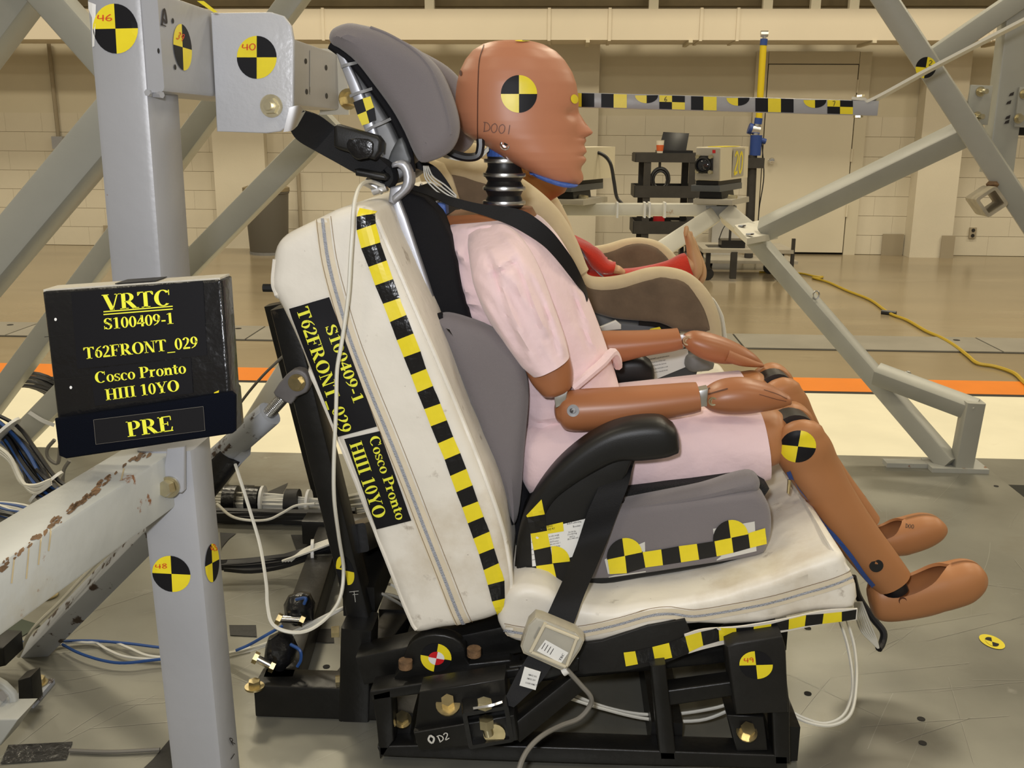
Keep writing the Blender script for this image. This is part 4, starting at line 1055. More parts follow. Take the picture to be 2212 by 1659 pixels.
for i in range(len(L_) - 1):
    mk('tape_square', quad([L_[i], R_[i], R_[i + 1], L_[i + 1]], bk_b, 4, 4, .0022), 'yellow_print' if i % 2 == 0 else 'black_tape', cb, smooth=0)
zl = [(697, 474), (702, 520), (710, 570), (728, 640), (757, 735), (795, 835), (838, 940), (880, 1045), (920, 1150), (955, 1238), (985, 1315), (1002, 1352)]
mk('zipper_flap', line_px(zl, 30, bk_b, .0012, 5), 'vinyl_strip', cb)
mk('zipper', line_px([(x + 1, y) for x, y in zl], 7, bk_b, .0020, 5), 'zipper', cb)
mk('stitch_line', line_px([(x + 19, y - 6) for x, y in zl], 1.3, bk_b, .0018, 5), 'stitch', cb)
mk('stitch_line', line_px([(x - 12, y + 2) for x, y in zl], 1.3, bk_b, .0018, 5), 'stitch', cb)
pp = catmull([Vector((x, y, 0)) for x, y in [(814, 475), (845, 546), (886, 641), (931, 746), (976, 851), (1020, 959), (1055, 1050), (1085, 1140), (1101, 1222), (1104, 1276), (1094, 1318)]], 4)
mk('piping', cable([on(p.x - 2, p.y, bk_b, .001) for p in pp], .0035, 6, 2), 'vinyl_white', cb)
pp = catmull([Vector((x, y, 0)) for x, y in [(594, 560), (590, 612), (600, 640), (622, 690), (660, 776), (708, 890), (758, 1012), (808, 1140), (846, 1236), (876, 1312), (898, 1362)]], 4)
mk('piping', cable([on(p.x, p.y, bk_b, .0005) for p in pp], .0028, 6, 2), 'vinyl_white', cb)
l1 = mk('printed_label', quad([(626, 666), (712, 641), (815, 920), (733, 942)], bk_b, 6, 14, .0026), 'black_print', cb)
mk('lettering', text_px('T62FRONT_029', (641, 668), (737, 937), 27, bk_b, .0036), 'yellow_text', l1, smooth=0)
mk('lettering', text_px('S100409-1', (703, 706), (766, 872), 24, bk_b, .0036), 'yellow_text', l1, smooth=0)
l2 = mk('printed_label', quad([(745, 947), (821, 930), (889, 1123), (816, 1142)], bk_b, 6, 12, .0026), 'black_print', cb)
mk('lettering', text_px('Cosco Pronto', (798, 944), (858, 1123), 22, bk_b, .0036), 'yellow_text', l2, smooth=0)
mk('lettering', text_px('HIII 10YO', (756, 958), (811, 1120), 27, bk_b, .0036), 'yellow_text', l2, smooth=0)
q = P(578, 622, 1.36); mk('button_pin', cyl(q + Vector((-.006, 0, 0)), q + Vector((.02, 0, 0)), .006, None, 8), 'black_plastic', cb)

# seat cushion
sc_ = thing('bench_seat_cushion', 'dirty white vinyl bench seat cushion under the booster', 'seat cushion', P(1450, 1370, YN))
seat_out = [(1084, 1318), (1098, 1284), (1130, 1268), (1180, 1276), (1240, 1312), (1300, 1322), (1360, 1316), (1450, 1300), (1540, 1284), (1640, 1258), (1740, 1222), (1800, 1200), (1832, 1205), (1845, 1245), (1848, 1312), (1760, 1328), (1640, 1346), (1530, 1354), (1470, 1350), (1420, 1362), (1350, 1384), (1250, 1396), (1150, 1396), (1096, 1382), (1078, 1345)]
ss = crumple(crumple(slab(seat_out, YN, FARB, .014, 3, 4, grid=.012), .005, 11, 8), .0035, 30, 2)
mk('cover', ss, 'vinyl_white', sc_); st_b = bvh_of(ss)
sz = [(1090, 1360), (1140, 1368), (1230, 1368), (1320, 1352), (1400, 1330), (1450, 1325), (1500, 1330), (1580, 1318), (1660, 1302), (1740, 1280), (1800, 1262), (1840, 1246)]
mk('zipper_flap', line_px(sz, 22, st_b, .0012, 5), 'vinyl_strip', sc_)
mk('zipper', line_px(sz, 5, st_b, .0020, 5), 'zipper', sc_)
mk('stitch_line', line_px([(x, y - 14) for x, y in sz], 1.3, st_b, .0016, 5), 'stitch', sc_)
pp = [(1835, 1228), (1800, 1180), (1760, 1112), (1722, 1052), (1700, 1016)]
mk('piping', cable([on(x - 4, y + 4, st_b, .001) for x, y in pp], .0032, 6, 4), 'vinyl_white', sc_)
mk('roll_end', loft([((1092, 1330), (1160, 1300), .03), ((1088, 1300), (1165, 1272), .05), ((1105, 1276), (1150, 1264), .05)], Y=YN + .075, round0=.01, round1=.012), 'vinyl_white', sc_)
# hem flap with tape squares
flap = ribbon([(P(1478, 1370, YN - .006), P(1484, 1412, YN - .001)), (P(1520, 1358, YN - .008), P(1525, 1400, YN - .002)), (P(1600, 1352, YN - .008), P(1605, 1382, YN - .003)), (P(1700, 1335, YN - .006), P(1705, 1362, YN - .002)), (P(1780, 1318, YN - .005), P(1784, 1346, YN - .002)), (P(1852, 1314, YN - .004), P(1850, 1338, YN - .002))], .002)
tcv = slab([(1225, 1395), (1300, 1385), (1400, 1352), (1480, 1338), (1492, 1368), (1488, 1412), (1440, 1432), (1350, 1450), (1240, 1458)], YN - .0045, YN + .002, .001)
mk('tape_cover', tcv, 'black_tape_matte', sc_)
mk('hem_flap', flap, 'vinyl_white', sc_); fl_b = bvh_of(flap, tcv)
te = [(1347, 1409, 1352, 1439), (1372, 1406, 1378, 1434), (1409, 1397, 1415, 1428), (1445, 1388, 1452, 1420), (1480, 1374, 1488, 1408), (1514, 1364, 1519, 1394), (1552, 1356, 1554, 1384), (1590, 1356, 1591, 1378), (1628, 1353, 1627, 1370), (1666, 1347, 1664, 1364), (1704, 1337, 1703, 1359), (1741, 1328, 1738, 1352), (1779, 1325, 1776, 1347), (1818, 1321, 1818, 1342), (1850, 1316, 1848, 1337)]
for i in range(len(te) - 1):
    a, b = te[i], te[i + 1]
    mk('tape_square', quad([(a[0], a[1]), (b[0], b[1]), (b[2], b[3]), (a[2], a[3])], fl_b, 3, 2, .0008), 'yellow_print' if i % 2 == 0 else 'black_tape', sc_, smooth=0)

# ================================================================= black bench stand
fr = thing('bench_stand', 'black welded steel stand carrying the test bench', 'stand', (P(1250, 1648, 1.25).x, 1.5, 0))
def fb(name, a, b, Y0, Y1, w, h, up=(0, 1, 0), m='black_paint'): return mk(name, beam(P(*a, Y0), P(*b, Y1), w, h, up, .004), m, fr)
# back uprights
up_s = beam(P(618, 660, 1.40), P(783, 1330, 1.40), wpx(50, 950, 1.4), .05, (0, 1, 0), .004)
mk('back_upright', up_s, 'black_paint', fr); up_b = bvh_of(up_s)
fb('back_upright', (600, 655), (770, 1330), 2.3, 2.3, .055, .05)
fb('cross_bar', (760, 1165), (900, 1110), 1.42, 1.9, .05, .045)
mk('cross_bar', box((P(775, 1300, 1.4).x, 1.85, P(775, 1300, 1.4).z), (.05, .9, .05)), 'black_paint', fr, smooth=0)
mark(fr, (746, 1232), (19, 4), (5, 31), up_b, colors=(0, 1, 0, 1), num='A', ink='black_ink', nbox=((735, 1226), (752, 1228), 15))
mk('scratch_marks', join(line_px([(755, 1278), (775, 1276)], 1.2, up_b), line_px([(765, 1276), (768, 1300)], 1.2, up_b), line_px([(762, 1284), (774, 1283)], 1, up_b)), 'white_ink', fr, smooth=0)
# lower left base frame
YF1 = 1.335
fb('vertical_leg', (778, 1340), (772, 1545), YF1 + .03, YF1 + .03, wpx(68, 1450, YF1), .06)
zr = .028
xL, xM = PZ(525, 1530, .05).x, P(770, 1545, YF1).x
mk('base_rail', beam((xL, YF1 + .03, zr), (xM + .06, YF1 + .03, zr), .055, .055, (0, 1, 0), .005), 'black_paint', fr)
mk('side_rail', beam((xL + .03, YF1 + .03, zr), (P(735, 1215, 2.0).x - .02, 2.05, zr), .055, .055, (0, 0, 1), .005), 'black_paint', fr)
mk('rear_rail', beam((P(760, 1215, 2.0).x - .1, 2.0, zr + .01), (.35, 2.0, zr + .01), .055, .055, (0, 1, 0), .005), 'black_paint', fr)
mk('side_rail', beam((xM - .02, YF1 + .05, zr), (xM + .1, 2.0, zr), .05, .05, (0, 0, 1), .005), 'black_paint', fr)
for (x, y, z, r) in ((550, 1484, .058, .013), (812, 1182, .065, .012)): mk('base_bolt', bolt(PZ(x, y, z), (0, 0, 1), r * .72, .011, 1.6), 'brass_zinc', fr)
for (x, y) in ((727, 1364), (736, 1470)): mk('side_bolt', bolt(P(x + 6, y, YF1 + .02), (-1, -.2, 0), .009, .012, 0), 'brass_zinc', fr)
# seat pan rail with pivot disc
fb('pan_rail', (785, 1432), (1120, 1362), YN + .06, YN + .06, wpx(72, 1400, YN), .05)
fb('pan_rail', (1100, 1440), (1660, 1382), YN + .07, YN + .07, wpx(60, 1400, YN), .04)
pv = slab([(868, 1440), (880, 1400), (905, 1378), (940, 1370), (980, 1378), (1005, 1400), (1014, 1435), (1100, 1425), (1110, 1462), (865, 1480)], YN - .002, YN + .02, .003, 2)
pvo = mk('pivot_plate', pv, 'black_paint', fr); pv_b = bvh_of(pv)
mk('target_sticker', disc((942, 1420), (33, 6), (-5, 30), pv_b, colors=(1, 0, 1, 0), rot=0), ['yellow_print', 'black_print'], pvo, smooth=0)
mk('target_center', disc((943, 1421), (17, 3), (-3, 14), pv_b, colors=(0, 1, 0, 1), off=.0016), ['red_print', 'white_print'], pvo, smooth=0)
for (x, y, m) in ((876, 1434, 'rust'), (1024, 1408, 'rust')): mk('pivot_bolt', cyl(P(x, y + 8, YN - .008), P(x, y - 8, YN - .008), .010, None, 12), m, pvo)
# lower side frame
YQ = 1.235
def sf(name, out, y0=YQ, y1=YQ + .04): return mk(name, slab(out, y0, y1, .003), 'black_paint', fr)
sf('top_rail', [(800, 1493), (960, 1468), (1120, 1444), (1125, 1462), (960, 1492), (803, 1516)])
sf('end_upright', [(803, 1500), (846, 1492), (852, 1600), (820, 1640), (812, 1560)])
sf('bottom_rail', [(815, 1612), (1000, 1608), (1300, 1618), (1700, 1632), (1700, 1662), (1300, 1652), (1000, 1642), (822, 1634)])
sf('upright', [(1405, 1440), (1438, 1436), (1462, 1640), (1424, 1640)])
sf('mid_rail', [(1440, 1492), (1600, 1470), (1600, 1502), (1446, 1526)], YQ + .01, YQ + .04)
sf('end_upright', [(1660, 1380), (1690, 1380), (1706, 1520), (1708, 1650), (1672, 1650)])
sf('gusset', [(1100, 1440), (1250, 1420), (1250, 1450), (1180, 1470), (1105, 1462)], YQ + .005, YQ + .02)
mk('diagonal_arm', beam(P(1105, 1580, YQ - .03), P(1240, 1470, YQ + .02), .028, .03, (0, 1, 0), .003), 'black_paint', fr)
fb('inner_diagonal', (1440, 1440), (1660, 1590), 1.55, 1.55, .045, .04)
for y in (1.62, 2.1): mk('long_rail', box((P(1250, 1540, 1.62).x, y, .03), (.72, .05, .055)), 'black_paint', fr, smooth=0)
for x in (835, 1430, 1690):
    q = P(x, 1630, YQ); mk('depth_rail', box((q.x + .01, 1.75, .03), (.045, .95, .055)), 'black_paint', fr, smooth=0)
    mk('leg', box((q.x + .01, 2.2, .13), (.045, .045, .25)), 'black_paint', fr, smooth=0)
tbx_ = slab([(1570, 1398), (1590, 1388), (1690, 1374), (1698, 1400), (1704, 1540), (1590, 1545), (1578, 1470)], YQ - .012, YQ + .05, .004)
tp = mk('taped_box', tbx_, 'black_tape_matte', fr); tx_b = bvh_of(tbx_)
mark(tp, (1632, 1438), (36, -1), (3, 30), tx_b) if False else None
mt = mk('target_sticker', disc((1633, 1436), (36, -1), (3, 30), tx_b), ['yellow_print', 'black_print'], tp, smooth=0)
mk('handwritten_number', hand_px('49', (1607, 1430), (1630, 1429), 10, tx_b), 'red_ink', tp, smooth=0)
mk('foot_block', slab([(1570, 1545), (1650, 1548), (1660, 1622), (1590, 1624)], YQ + .005, YQ + .06, .003), 'black_paint', fr)
mk('base_bolt', bolt(P(1613, 1582, YQ + .002), (0, -.6, 1), .0105, .013, 1.4), 'brass_zinc', fr)
mk('base_bolt', bolt(P(870, 1556, YQ + .028), (0, -.6, 1), .0095, .013, 1.35), 'brass_zinc', fr)
sf('bolt_tab', [(855, 1566), (890, 1560), (888, 1596), (850, 1600)], YQ + .03, YQ + .06)
# belt anchor bracket
ab = thing('anchor_bracket', 'black bolted belt anchor bracket with pale marker writing at the bottom', 'bracket', P(1000, 1620, 1.2))
s1_ = slab([(906, 1495), (1090, 1466), (1096, 1550), (895, 1582)], 1.185, 1.225, .003)
mk('top_plate', s1_, 'black_paint', ab)
s2_ = slab([(893, 1582), (1010, 1562), (1110, 1545), (1120, 1600), (1080, 1608), (905, 1622)], 1.175, 1.22, .003)
mk('front_plate', s2_, 'black_paint', ab); s2b = bvh_of(s2_)
mk('marker_writing', join(hand_px('O', (928, 1606), (943, 1602), 20, s2b, .2), hand_px('D2', (950, 1602), (974, 1592), 14, s2b, .14)), 'white_ink', ab, smooth=0)
mk('anchor_bolt', bolt(P(968, 1522, 1.184), (0, -.6, 1), .0095, .013, 1.75), 'brass_zinc', ab)
c0 = P(1055, 1572, 1.165); ang = Vector((.22, 0, .97))
mk('tube_socket', beam(c0 + Vector((0, 0, 0)), c0 + Vector((-.01, .07, .01)), .062, .062, (-.15, 0, .98), .004, hollow=.006), 'black_paint', ab)
q0 = P(1046, 1515, 1.16)
mk('belt_bolt', join(cyl(P(1046, 1527, 1.16), P(1047, 1514, 1.16), .0105, None, 6)), 'zinc', ab)
mk('belt_nut', cyl(P(1050, 1552, 1.17), P(1051, 1570, 1.17), .0105, None, 6), 'zinc', ab)
mk('bolt_thread', cyl(P(1051, 1568, 1.17), P(1056, 1588, 1.17), .0065, None, 12), 'zinc', ab)
mk('belt_tongue', ribbon([(P(1022, 1530, 1.145), P(1026, 1534, 1.18)), (P(1060, 1524, 1.145), P(1062, 1528, 1.18)), (P(1085, 1516, 1.15), P(1086, 1521, 1.185))], .003), 'chrome', ab)
q = P(1068, 1586, 1.172); mk('gold_washer', cyl(q, q + Vector((0, .003, 0)), .015, None, 18), 'brass_zinc', ab)

# tag, box and belt near the anchor
lb = thing('lap_belt', 'wide black lap belt running from the armrest down to the anchor bracket', 'seat belt', P(1090, 1500, 1.2))
lap = [((1318, 985), (1375, 985), 1.39), ((1305, 1015), (1366, 1010), 1.345), ((1290, 1060), (1358, 1045), 1.322), ((1268, 1110), (1344, 1082), 1.316), ((1245, 1180), (1320, 1148), 1.314), ((1222, 1240), (1292, 1215), 1.283), ((1195, 1300), (1262, 1285), 1.247), ((1172, 1350), (1238, 1350), 1.23), ((1150, 1400), (1205, 1415), 1.215), ((1120, 1450), (1172, 1468), 1.200), ((1095, 1500), (1130, 1510), 1.185), ((1085, 1520), (1110, 1528), 1.18)]
mk('webbing', ribbon([(P(*a, y), P(*b, y - .004)) for a, b, y in lap], .0014), 'webbing', lb)
tg = slab([(1133, 1441), (1168, 1452), (1157, 1491), (1122, 1481)], 1.178, 1.1795, .0003)
tgo = mk('paper_tag', tg, 'white_print', lb, smooth=0)
mk('tag_print', print_px([('CONFORMS TO', (1134, 1476), 3.5), ('FMVSS 209', (1138, 1467), 3.5), ('FMVSS 302', (1141, 1459), 3.5)], (1134, 1476), (1150, 1480), 4, 1.178), 'black_ink', tgo, smooth=0)
lcb = thing('belt_load_cell', 'clear plastic belt load cell clipped on the lap belt', 'load cell', P(1190, 1450, 1.2))
cellf = [(1156, 1334), (1170, 1337), (1245, 1368), (1262, 1385), (1254, 1404), (1230, 1440), (1215, 1450), (1130, 1412), (1124, 1396), (1140, 1350)]
lc = slab(cellf, 1.197, 1.222, .0015); mk('case', lc, 'dirty_plastic', lcb)
mk('clear_lid', slab([(1158, 1337), (1170, 1340), (1244, 1370), (1259, 1386), (1251, 1404), (1228, 1438), (1214, 1446), (1132, 1410), (1127, 1396), (1142, 1352)], 1.190, 1.1965, .002), 'clear_plastic', lcb)
lcb_b = 1.1895
for k, (a_, b_, w_) in enumerate((((1178, 1346), (1146, 1408), .0045), ((1176, 1350), (1250, 1380), .004), ((1147, 1408), (1222, 1440), .004), ((1246, 1378), (1224, 1438), .004))):
    mk('case_rib', beam(P(*a_, 1.188), P(*b_, 1.188), w_, .004, (0, 1, 0), .001), 'camera_tan', lcb)
wl = mk('cell_label', quad([(1178, 1382), (1228, 1410), (1212, 1433), (1160, 1406)], lcb_b, 1, 1, .0004), 'white_print', lcb, smooth=0)
mk('label_print', join(text_px('TRC', (1211, 1428), (1220, 1413), 5, lcb_b, .0008), *[line_px([(1178 + k * 6, 1389 + k * 4), (1170 + k * 6, 1402 + k * 4)], 1.4, lcb_b, .0008, 2) for k in range(4)]), 'black_ink', wl, smooth=0)
mk('dark_slot', quad([(1164, 1354), (1174, 1358), (1160, 1384), (1152, 1378)], 1.1965, 1, 1, .0006), 'black_plastic', lcb, smooth=0)
mk('lead_clip', cyl(P(1216, 1452, 1.2), P(1226, 1446, 1.2), .006, None, 10), 'white_plastic', lcb)
mk('lead_wire', cable([P(1224, 1446, 1.2), P(1255, 1480, 1.2), P(1276, 1505, 1.2), P(1274, 1525, 1.2), P(1250, 1552, 1.19), P(1210, 1568, 1.17), P(1170, 1590, 1.14), P(1140, 1620, 1.12), P(1122, 1659, 1.10), P(1110, 1720, 1.08)], .0034, 8, 6), 'grey_cable', lcb)

# ================================================================= booster seat
BN, BF = 1.33, 1.77
bo = thing('booster_seat', 'grey and black high-back booster seat holding the large dummy', 'booster seat', P(1380, 1260, 1.5))
base = slab([(1122, 1262), (1113, 1225), (1120, 1160), (1150, 1095), (1250, 1060), (1400, 1100), (1640, 1100), (1645, 1190), (1600, 1215), (1400, 1250), (1300, 1268), (1190, 1282)], BN + .012, BF - .012, .01, 2)
mk('base_shell', base, 'black_plastic', bo)
cu_s = slab([(1180, 1240), (1180, 1130), (1340, 1100), (1480, 1082), (1600, 1064), (1640, 1066), (1664, 1096), (1670, 1140), (1660, 1184), (1635, 1206), (1500, 1228), (1380, 1246), (1280, 1256)], BN, BF, .013, 3, 4)
mk('seat_cushion', cu_s, 'grey_fabric', bo)
ro = slab([(1200, 1130), (1300, 1102), (1420, 1078), (1520, 1058), (1590, 1036), (1628, 1030), (1645, 1044), (1640, 1066), (1600, 1078), (1500, 1092), (1400, 1106), (1260, 1138)], BN + .004, BN + .05, .016, 3, 4)
mk('side_bolster', ro, 'grey_fabric', bo)
ro2 = mapv(ro, lambda v: Vector((v.x, BN + BF - v.y, v.z))); mk('side_bolster', ro2, 'grey_fabric', bo)
mk('seat_pad', slab([(1200, 1100), (1360, 1062), (1500, 1046), (1590, 1034), (1640, 1040), (1650, 1080), (1400, 1110), (1200, 1130)], BN + .045, BF - .045, .008, 2), 'black_mesh', bo)
mk('bolster_piping', cable([P(x, y, BN + .045) for x, y in ((1360, 1094), (1450, 1078), (1520, 1062), (1570, 1044), (1590, 1034))], .0022, 6, 4), 'light_piping', bo)
side = slab([(1124, 1258), (1114, 1225), (1120, 1165), (1135, 1115), (1165, 1060), (1230, 1015), (1300, 985), (1372, 978), (1350, 1040), (1318, 1100), (1285, 1160), (1258, 1215), (1242, 1262), (1200, 1280), (1150, 1276)], BN - .006, BN + .03, .006, 1)
mk('side_panel', side, 'black_plastic', bo); sd_b = bvh_of(side, cu_s)
mk('side_panel', mapv(side, lambda v: Vector((v.x, BN + BF - v.y, v.z))), 'black_plastic', bo)
armst = [((1112, 1222), (1150, 1240), .012), ((1118, 1160), (1160, 1172), .022), ((1132, 1108), (1178, 1112), .026), ((1158, 1056), (1200, 1072), .028), ((1200, 1000), (1240, 1040), .030), ((1254, 952), (1290, 1010), .031), ((1312, 918), (1335, 990), .032), ((1370, 902), (1385, 988), .033), ((1425, 900), (1434, 982), .033), ((1450, 914), (1458, 974), .030)]
YA_ = 1.346
ar = loft(armst, Y=YA_, n=32, ex=3.4, sub=4, round1=.008)
mk('armrest', ar, 'black_plastic', bo); sd_b = bvh_of(side, cu_s, ar)
mk('armrest', mapv(ar, lambda v: Vector((v.x, BN + BF - v.y, v.z))), 'black_plastic', bo)
# stickers on the base
def sq(c, m, off=.0012, n=3): return mk('tape_square', quad(c, sd_b, n, n, off), m, bo, smooth=0)
lab = mk('warning_label', quad([(1146, 1148), (1266, 1120), (1245, 1200), (1150, 1228)], sd_b, 4, 4, .0006), 'white_print', bo, smooth=0)
mk('label_heading', quad([(1178, 1136), (1216, 1127), (1218, 1147), (1182, 1153)], sd_b, 2, 2, .001), 'yellow_print', lab, smooth=0)
mk('label_print', print_px([('WARNING!', (1168, 1142), 4.5), ('SERIOUS INJURY', (1164, 1149), 4.2), ('Belt-Positioning', (1225, 1133), 4.2), ('Booster:', (1238, 1139), 4.2), ('30-100 lbs', (1228, 1151), 3.4), ('(13.6-45.4 kg)', (1226, 1156), 3.2), ('34-57 in', (1230, 1161), 3.2), ('(85.1-144.8 cm)', (1226, 1166), 3.2), ('en who weigh', (1186, 1160), 3.4), ('nds (13.6-45.4', (1187, 1166), 3.2), ('34-57 inches', (1188, 1172), 3.2), ('who are over 1', (1188, 1177), 3.2), ('the vehicle lap', (1189, 1183), 3.2), ('bel', (1146, 1172), 3.2), ('and', (1147, 1188), 3.2), ('rest', (1148, 1199), 3.2), ('seat', (1150, 1210), 3.2)], (1225, 1133), (1262, 1126), 4, sd_b), 'black_ink', lab, smooth=0)
for c, m in (([(1138, 1114), (1170, 1078), (1176, 1110), (1140, 1117)], 'yellow_print'), ([(1140, 1117), (1176, 1110), (1182, 1146), (1146, 1152)], 'black_tape_matte'), ([(1146, 1152), (1182, 1146), (1189, 1180), (1153, 1188)], 'yellow_print'),
             ([(1153, 1188), (1189, 1180), (1195, 1217), (1158, 1222)], 'black_tape_matte'), ([(1158, 1222), (1195, 1217), (1203, 1252), (1166, 1258)], 'yellow_print'), ([(1123, 1226), (1158, 1222), (1166, 1258), (1128, 1260)], 'black_tape_matte'), ([(1195, 1217), (1232, 1212), (1238, 1245), (1203, 1252)], 'black_tape_matte')): sq(c, m)
V, F = [], []
for k in range(9):
    t_ = math.pi / 2 * k / 8; V.append(on(1191 + 40 * math.sin(t_), 1217 - 38 * math.cos(t_) - 5 * math.sin(t_), sd_b, .0014))
V.append(on(1193, 1216, sd_b, .0014)); mk('quarter_target', (V, [(k, k + 1, 9) for k in range(8)]), 'yellow_print', bo, smooth=0)
for c in ([(1306, 1208), (1393, 1170), (1395, 1235), (1315, 1247)], [(1540, 1142), (1630, 1126), (1634, 1190), (1548, 1210)]):
    mk('label_backing', quad(c, sd_b, 4, 4, .0006), 'transparent_label', bo, smooth=0)
tsq = [((1312, 1206), (1350, 1200), (1354, 1237), (1317, 1239), 'y'), ((1350, 1200), (1388, 1190), (1394, 1225), (1354, 1237), 'k'), ((1388, 1192), (1428, 1186), (1432, 1220), (1394, 1225), 'y'), ((1428, 1186), (1466, 1179), (1471, 1214), (1432, 1220), 'k'), ((1466, 1179), (1505, 1174), (1510, 1208), (1471, 1214), 'y'), ((1505, 1174), (1543, 1168), (1548, 1201), (1510, 1208), 'k'), ((1543, 1168), (1580, 1161), (1584, 1193), (1548, 1201), 'y'), ((1580, 1161), (1616, 1151), (1620, 1183), (1584, 1193), 'k'), ((1616, 1151), (1652, 1140), (1655, 1174), (1620, 1183), 'y')]
for a, b, c, d, m in tsq: sq([a, b, c, d], 'yellow_print' if m == 'y' else 'black_tape_matte', .0014)
for cx_, cy_ in ((1349, 1200), (1578, 1161)):
    for q_, m in ((0, 'black_tape_matte'), (1, 'yellow_print')):
        V = [on(cx_, cy_, sd_b, .0016)]
        for k in range(9):
            t_ = math.pi * (1 - q_ / 2) - math.pi / 2 * k / 8
            V.append(on(cx_ + 38 * math.cos(t_) - 5 * math.sin(t_), cy_ - 38 * math.sin(t_) - 8 * math.cos(t_), sd_b, .0016))
        mk('quarter_target', (V, [(0, k, k + 1) for k in range(1, 9)]), m, bo, smooth=0)
# back: shell, rails, wing, headrest
mk('back_shell', slab([(868, 425), (930, 420), (985, 500), (1010, 620), (1060, 760), (1120, 900), (1150, 1060), (1140, 1120), (1100, 1140), (1040, 980), (960, 780), (900, 600)], 1.42, 1.68, .01, 2, Yt=1.5), 'black_fabric', bo)
for s in (0, 1):
    y0, y1 = (1.405, 1.425) if s == 0 else (1.675, 1.695)
    mk('silver_rail', slab([(846, 430), (864, 428), (900, 530), (947, 672), (985, 800), (968, 812), (930, 690), (880, 545)], y0, y1, .003, 2, Yt=1.415), 'silver_plastic', bo)
mk('rail_core', slab([(866, 430), (884, 425), (920, 520), (965, 660), (1000, 760), (975, 770), (940, 672)], 1.44, 1.50, .006, 2, Yt=1.44), 'black_plastic', bo)
mk('inner_rod', cyl(P(888, 440, 1.46), P(935, 575, 1.46), .004, None, 10), 'chrome', bo)
wing_o = [(936, 700), (945, 686), (965, 682), (1005, 692), (1060, 714), (1105, 752), (1132, 800), (1141, 860), (1136, 930), (1130, 1000), (1124, 1080), (1116, 1130), (1106, 1138), (1088, 1090), (1060, 1010), (1020, 895), (975, 785)]
wg = slab(wing_o, 1.375, 1.425, .02, 3, 4)
mk('back_wing', wg, 'grey_fabric', bo)
mk('back_wing', mapv(wg, lambda v: Vector((v.x, 3.10 - v.y, v.z))), 'grey_fabric', bo)
mk('wing_trim', cable([P(x - 3, y, 1.388) for x, y in ((960, 682), (944, 688), (938, 702), (975, 788), (1020, 897), (1060, 1011), (1088, 1090), (1104, 1134))], .006, 8, 5), 'black_fabric', bo)
# headrest
head_o = [(703, 78), (712, 58), (742, 46), (775, 50), (812, 60), (860, 82), (910, 112), (945, 148), (968, 195), (983, 240), (988, 275), (982, 305), (965, 330), (935, 346), (905, 352), (888, 330), (868, 285), (840, 235), (800, 180), (762, 132), (728, 104), (710, 94)]
hw_ = slab(head_o, 1.385, 1.445, .024, 3, 5)
mk('headrest_wing', hw_, 'grey_fabric', bo); hw_b = bvh_of(hw_)
mk('headrest_wing', mapv(hw_, lambda v: Vector((v.x, 3.10 - v.y, v.z))), 'grey_fabric', bo)
hc = slab([(722, 66), (760, 56), (830, 74), (890, 116), (926, 165), (945, 215), (955, 262), (945, 305), (925, 330), (905, 338), (880, 285), (840, 225), (790, 160), (735, 98)], 1.44, 1.66, .012, 3, Yt=1.44)
mk('headrest_pad', hc, 'grey_fabric', bo)
mk('headrest_seam', cable([on(x, y, hw_b, .0) for x, y in ((800, 60), (840, 76), (890, 106), (926, 142), (948, 185), (963, 230), (972, 268), (974, 290))], .0026, 6, 5), 'grey_fabric', bo)
mk('headrest_trim', cable([P(x, y, 1.41) for x, y in ((714, 97), (735, 112), (764, 136), (800, 182), (840, 238), (866, 286), (882, 328), (888, 372))], .0065, 8, 5), 'black_fabric', bo)
hs = slab([(728, 118), (742, 118), (775, 165), (812, 220), (845, 275), (870, 330), (878, 375), (845, 400), (825, 385), (805, 320), (775, 240), (745, 165)], 1.42, 1.68, .006, 1, Yt=1.42)
mk('headrest_shell', hs, 'silver_plastic_dark', bo)
rim = slab([(727, 116), (746, 118), (775, 178), (800, 238), (822, 310), (838, 378), (824, 385), (803, 322), (772, 235)], 1.405, 1.422, .003, 1, Yt=1.41)
mk('shell_rim', rim, 'silver_plastic', bo); rim_b = bvh_of(rim, hs)
for a, b in (((738, 142), (775, 130)), ((757, 205), (810, 186)), ((790, 280), (850, 250))): mk('shell_rib', ribbon([(P(a[0], a[1], 1.405), P(a[0] + 1, a[1] + 6, 1.405)), (P((a[0] + b[0]) / 2, (a[1] + b[1]) / 2 - 1, 1.405), P((a[0] + b[0]) / 2, (a[1] + b[1]) / 2 + 6, 1.405)), (P(b[0], b[1], 1.412), P(b[0] + 1, b[1] + 6, 1.412))], .012), 'silver_plastic_dark', bo)
for c, m in (([(763, 221), (783, 213), (791, 240), (772, 248)], 'black_print'), ([(783, 213), (800, 208), (808, 232), (791, 240)], 'yellow_print'), ([(772, 248), (791, 240), (798, 266), (782, 271)], 'yellow_print'), ([(791, 240), (808, 232), (812, 258), (798, 266)], 'black_print')):
    mk('checker_square', quad(c, 1.403, 1, 1, .0005), m, bo, smooth=0)
mk('lower_shell', slab([(838, 345), (852, 312), (868, 296), (882, 330), (886, 352), (845, 362)], 1.40, 1.44, .004, 2), 'grey_plastic', bo)
# belt guide hook
arc = [P(x, y, 1.40) for x, y in ((850, 356), (868, 350), (884, 366), (888, 392), (880, 412), (864, 424), (848, 432))]
mk('belt_guide', slab([(846, 352), (866, 345), (882, 356), (890, 382), (886, 406), (870, 424), (850, 438), (846, 424), (862, 410), (870, 392), (868, 372), (858, 361), (846, 363)], 1.38, 1.42, .005, 2), 'silver_plastic', bo)
mk('belt_guide_base', slab([(842, 405), (870, 398), (876, 420), (850, 442), (838, 436)], 1.39, 1.44, .004, 1), 'silver_plastic', bo)
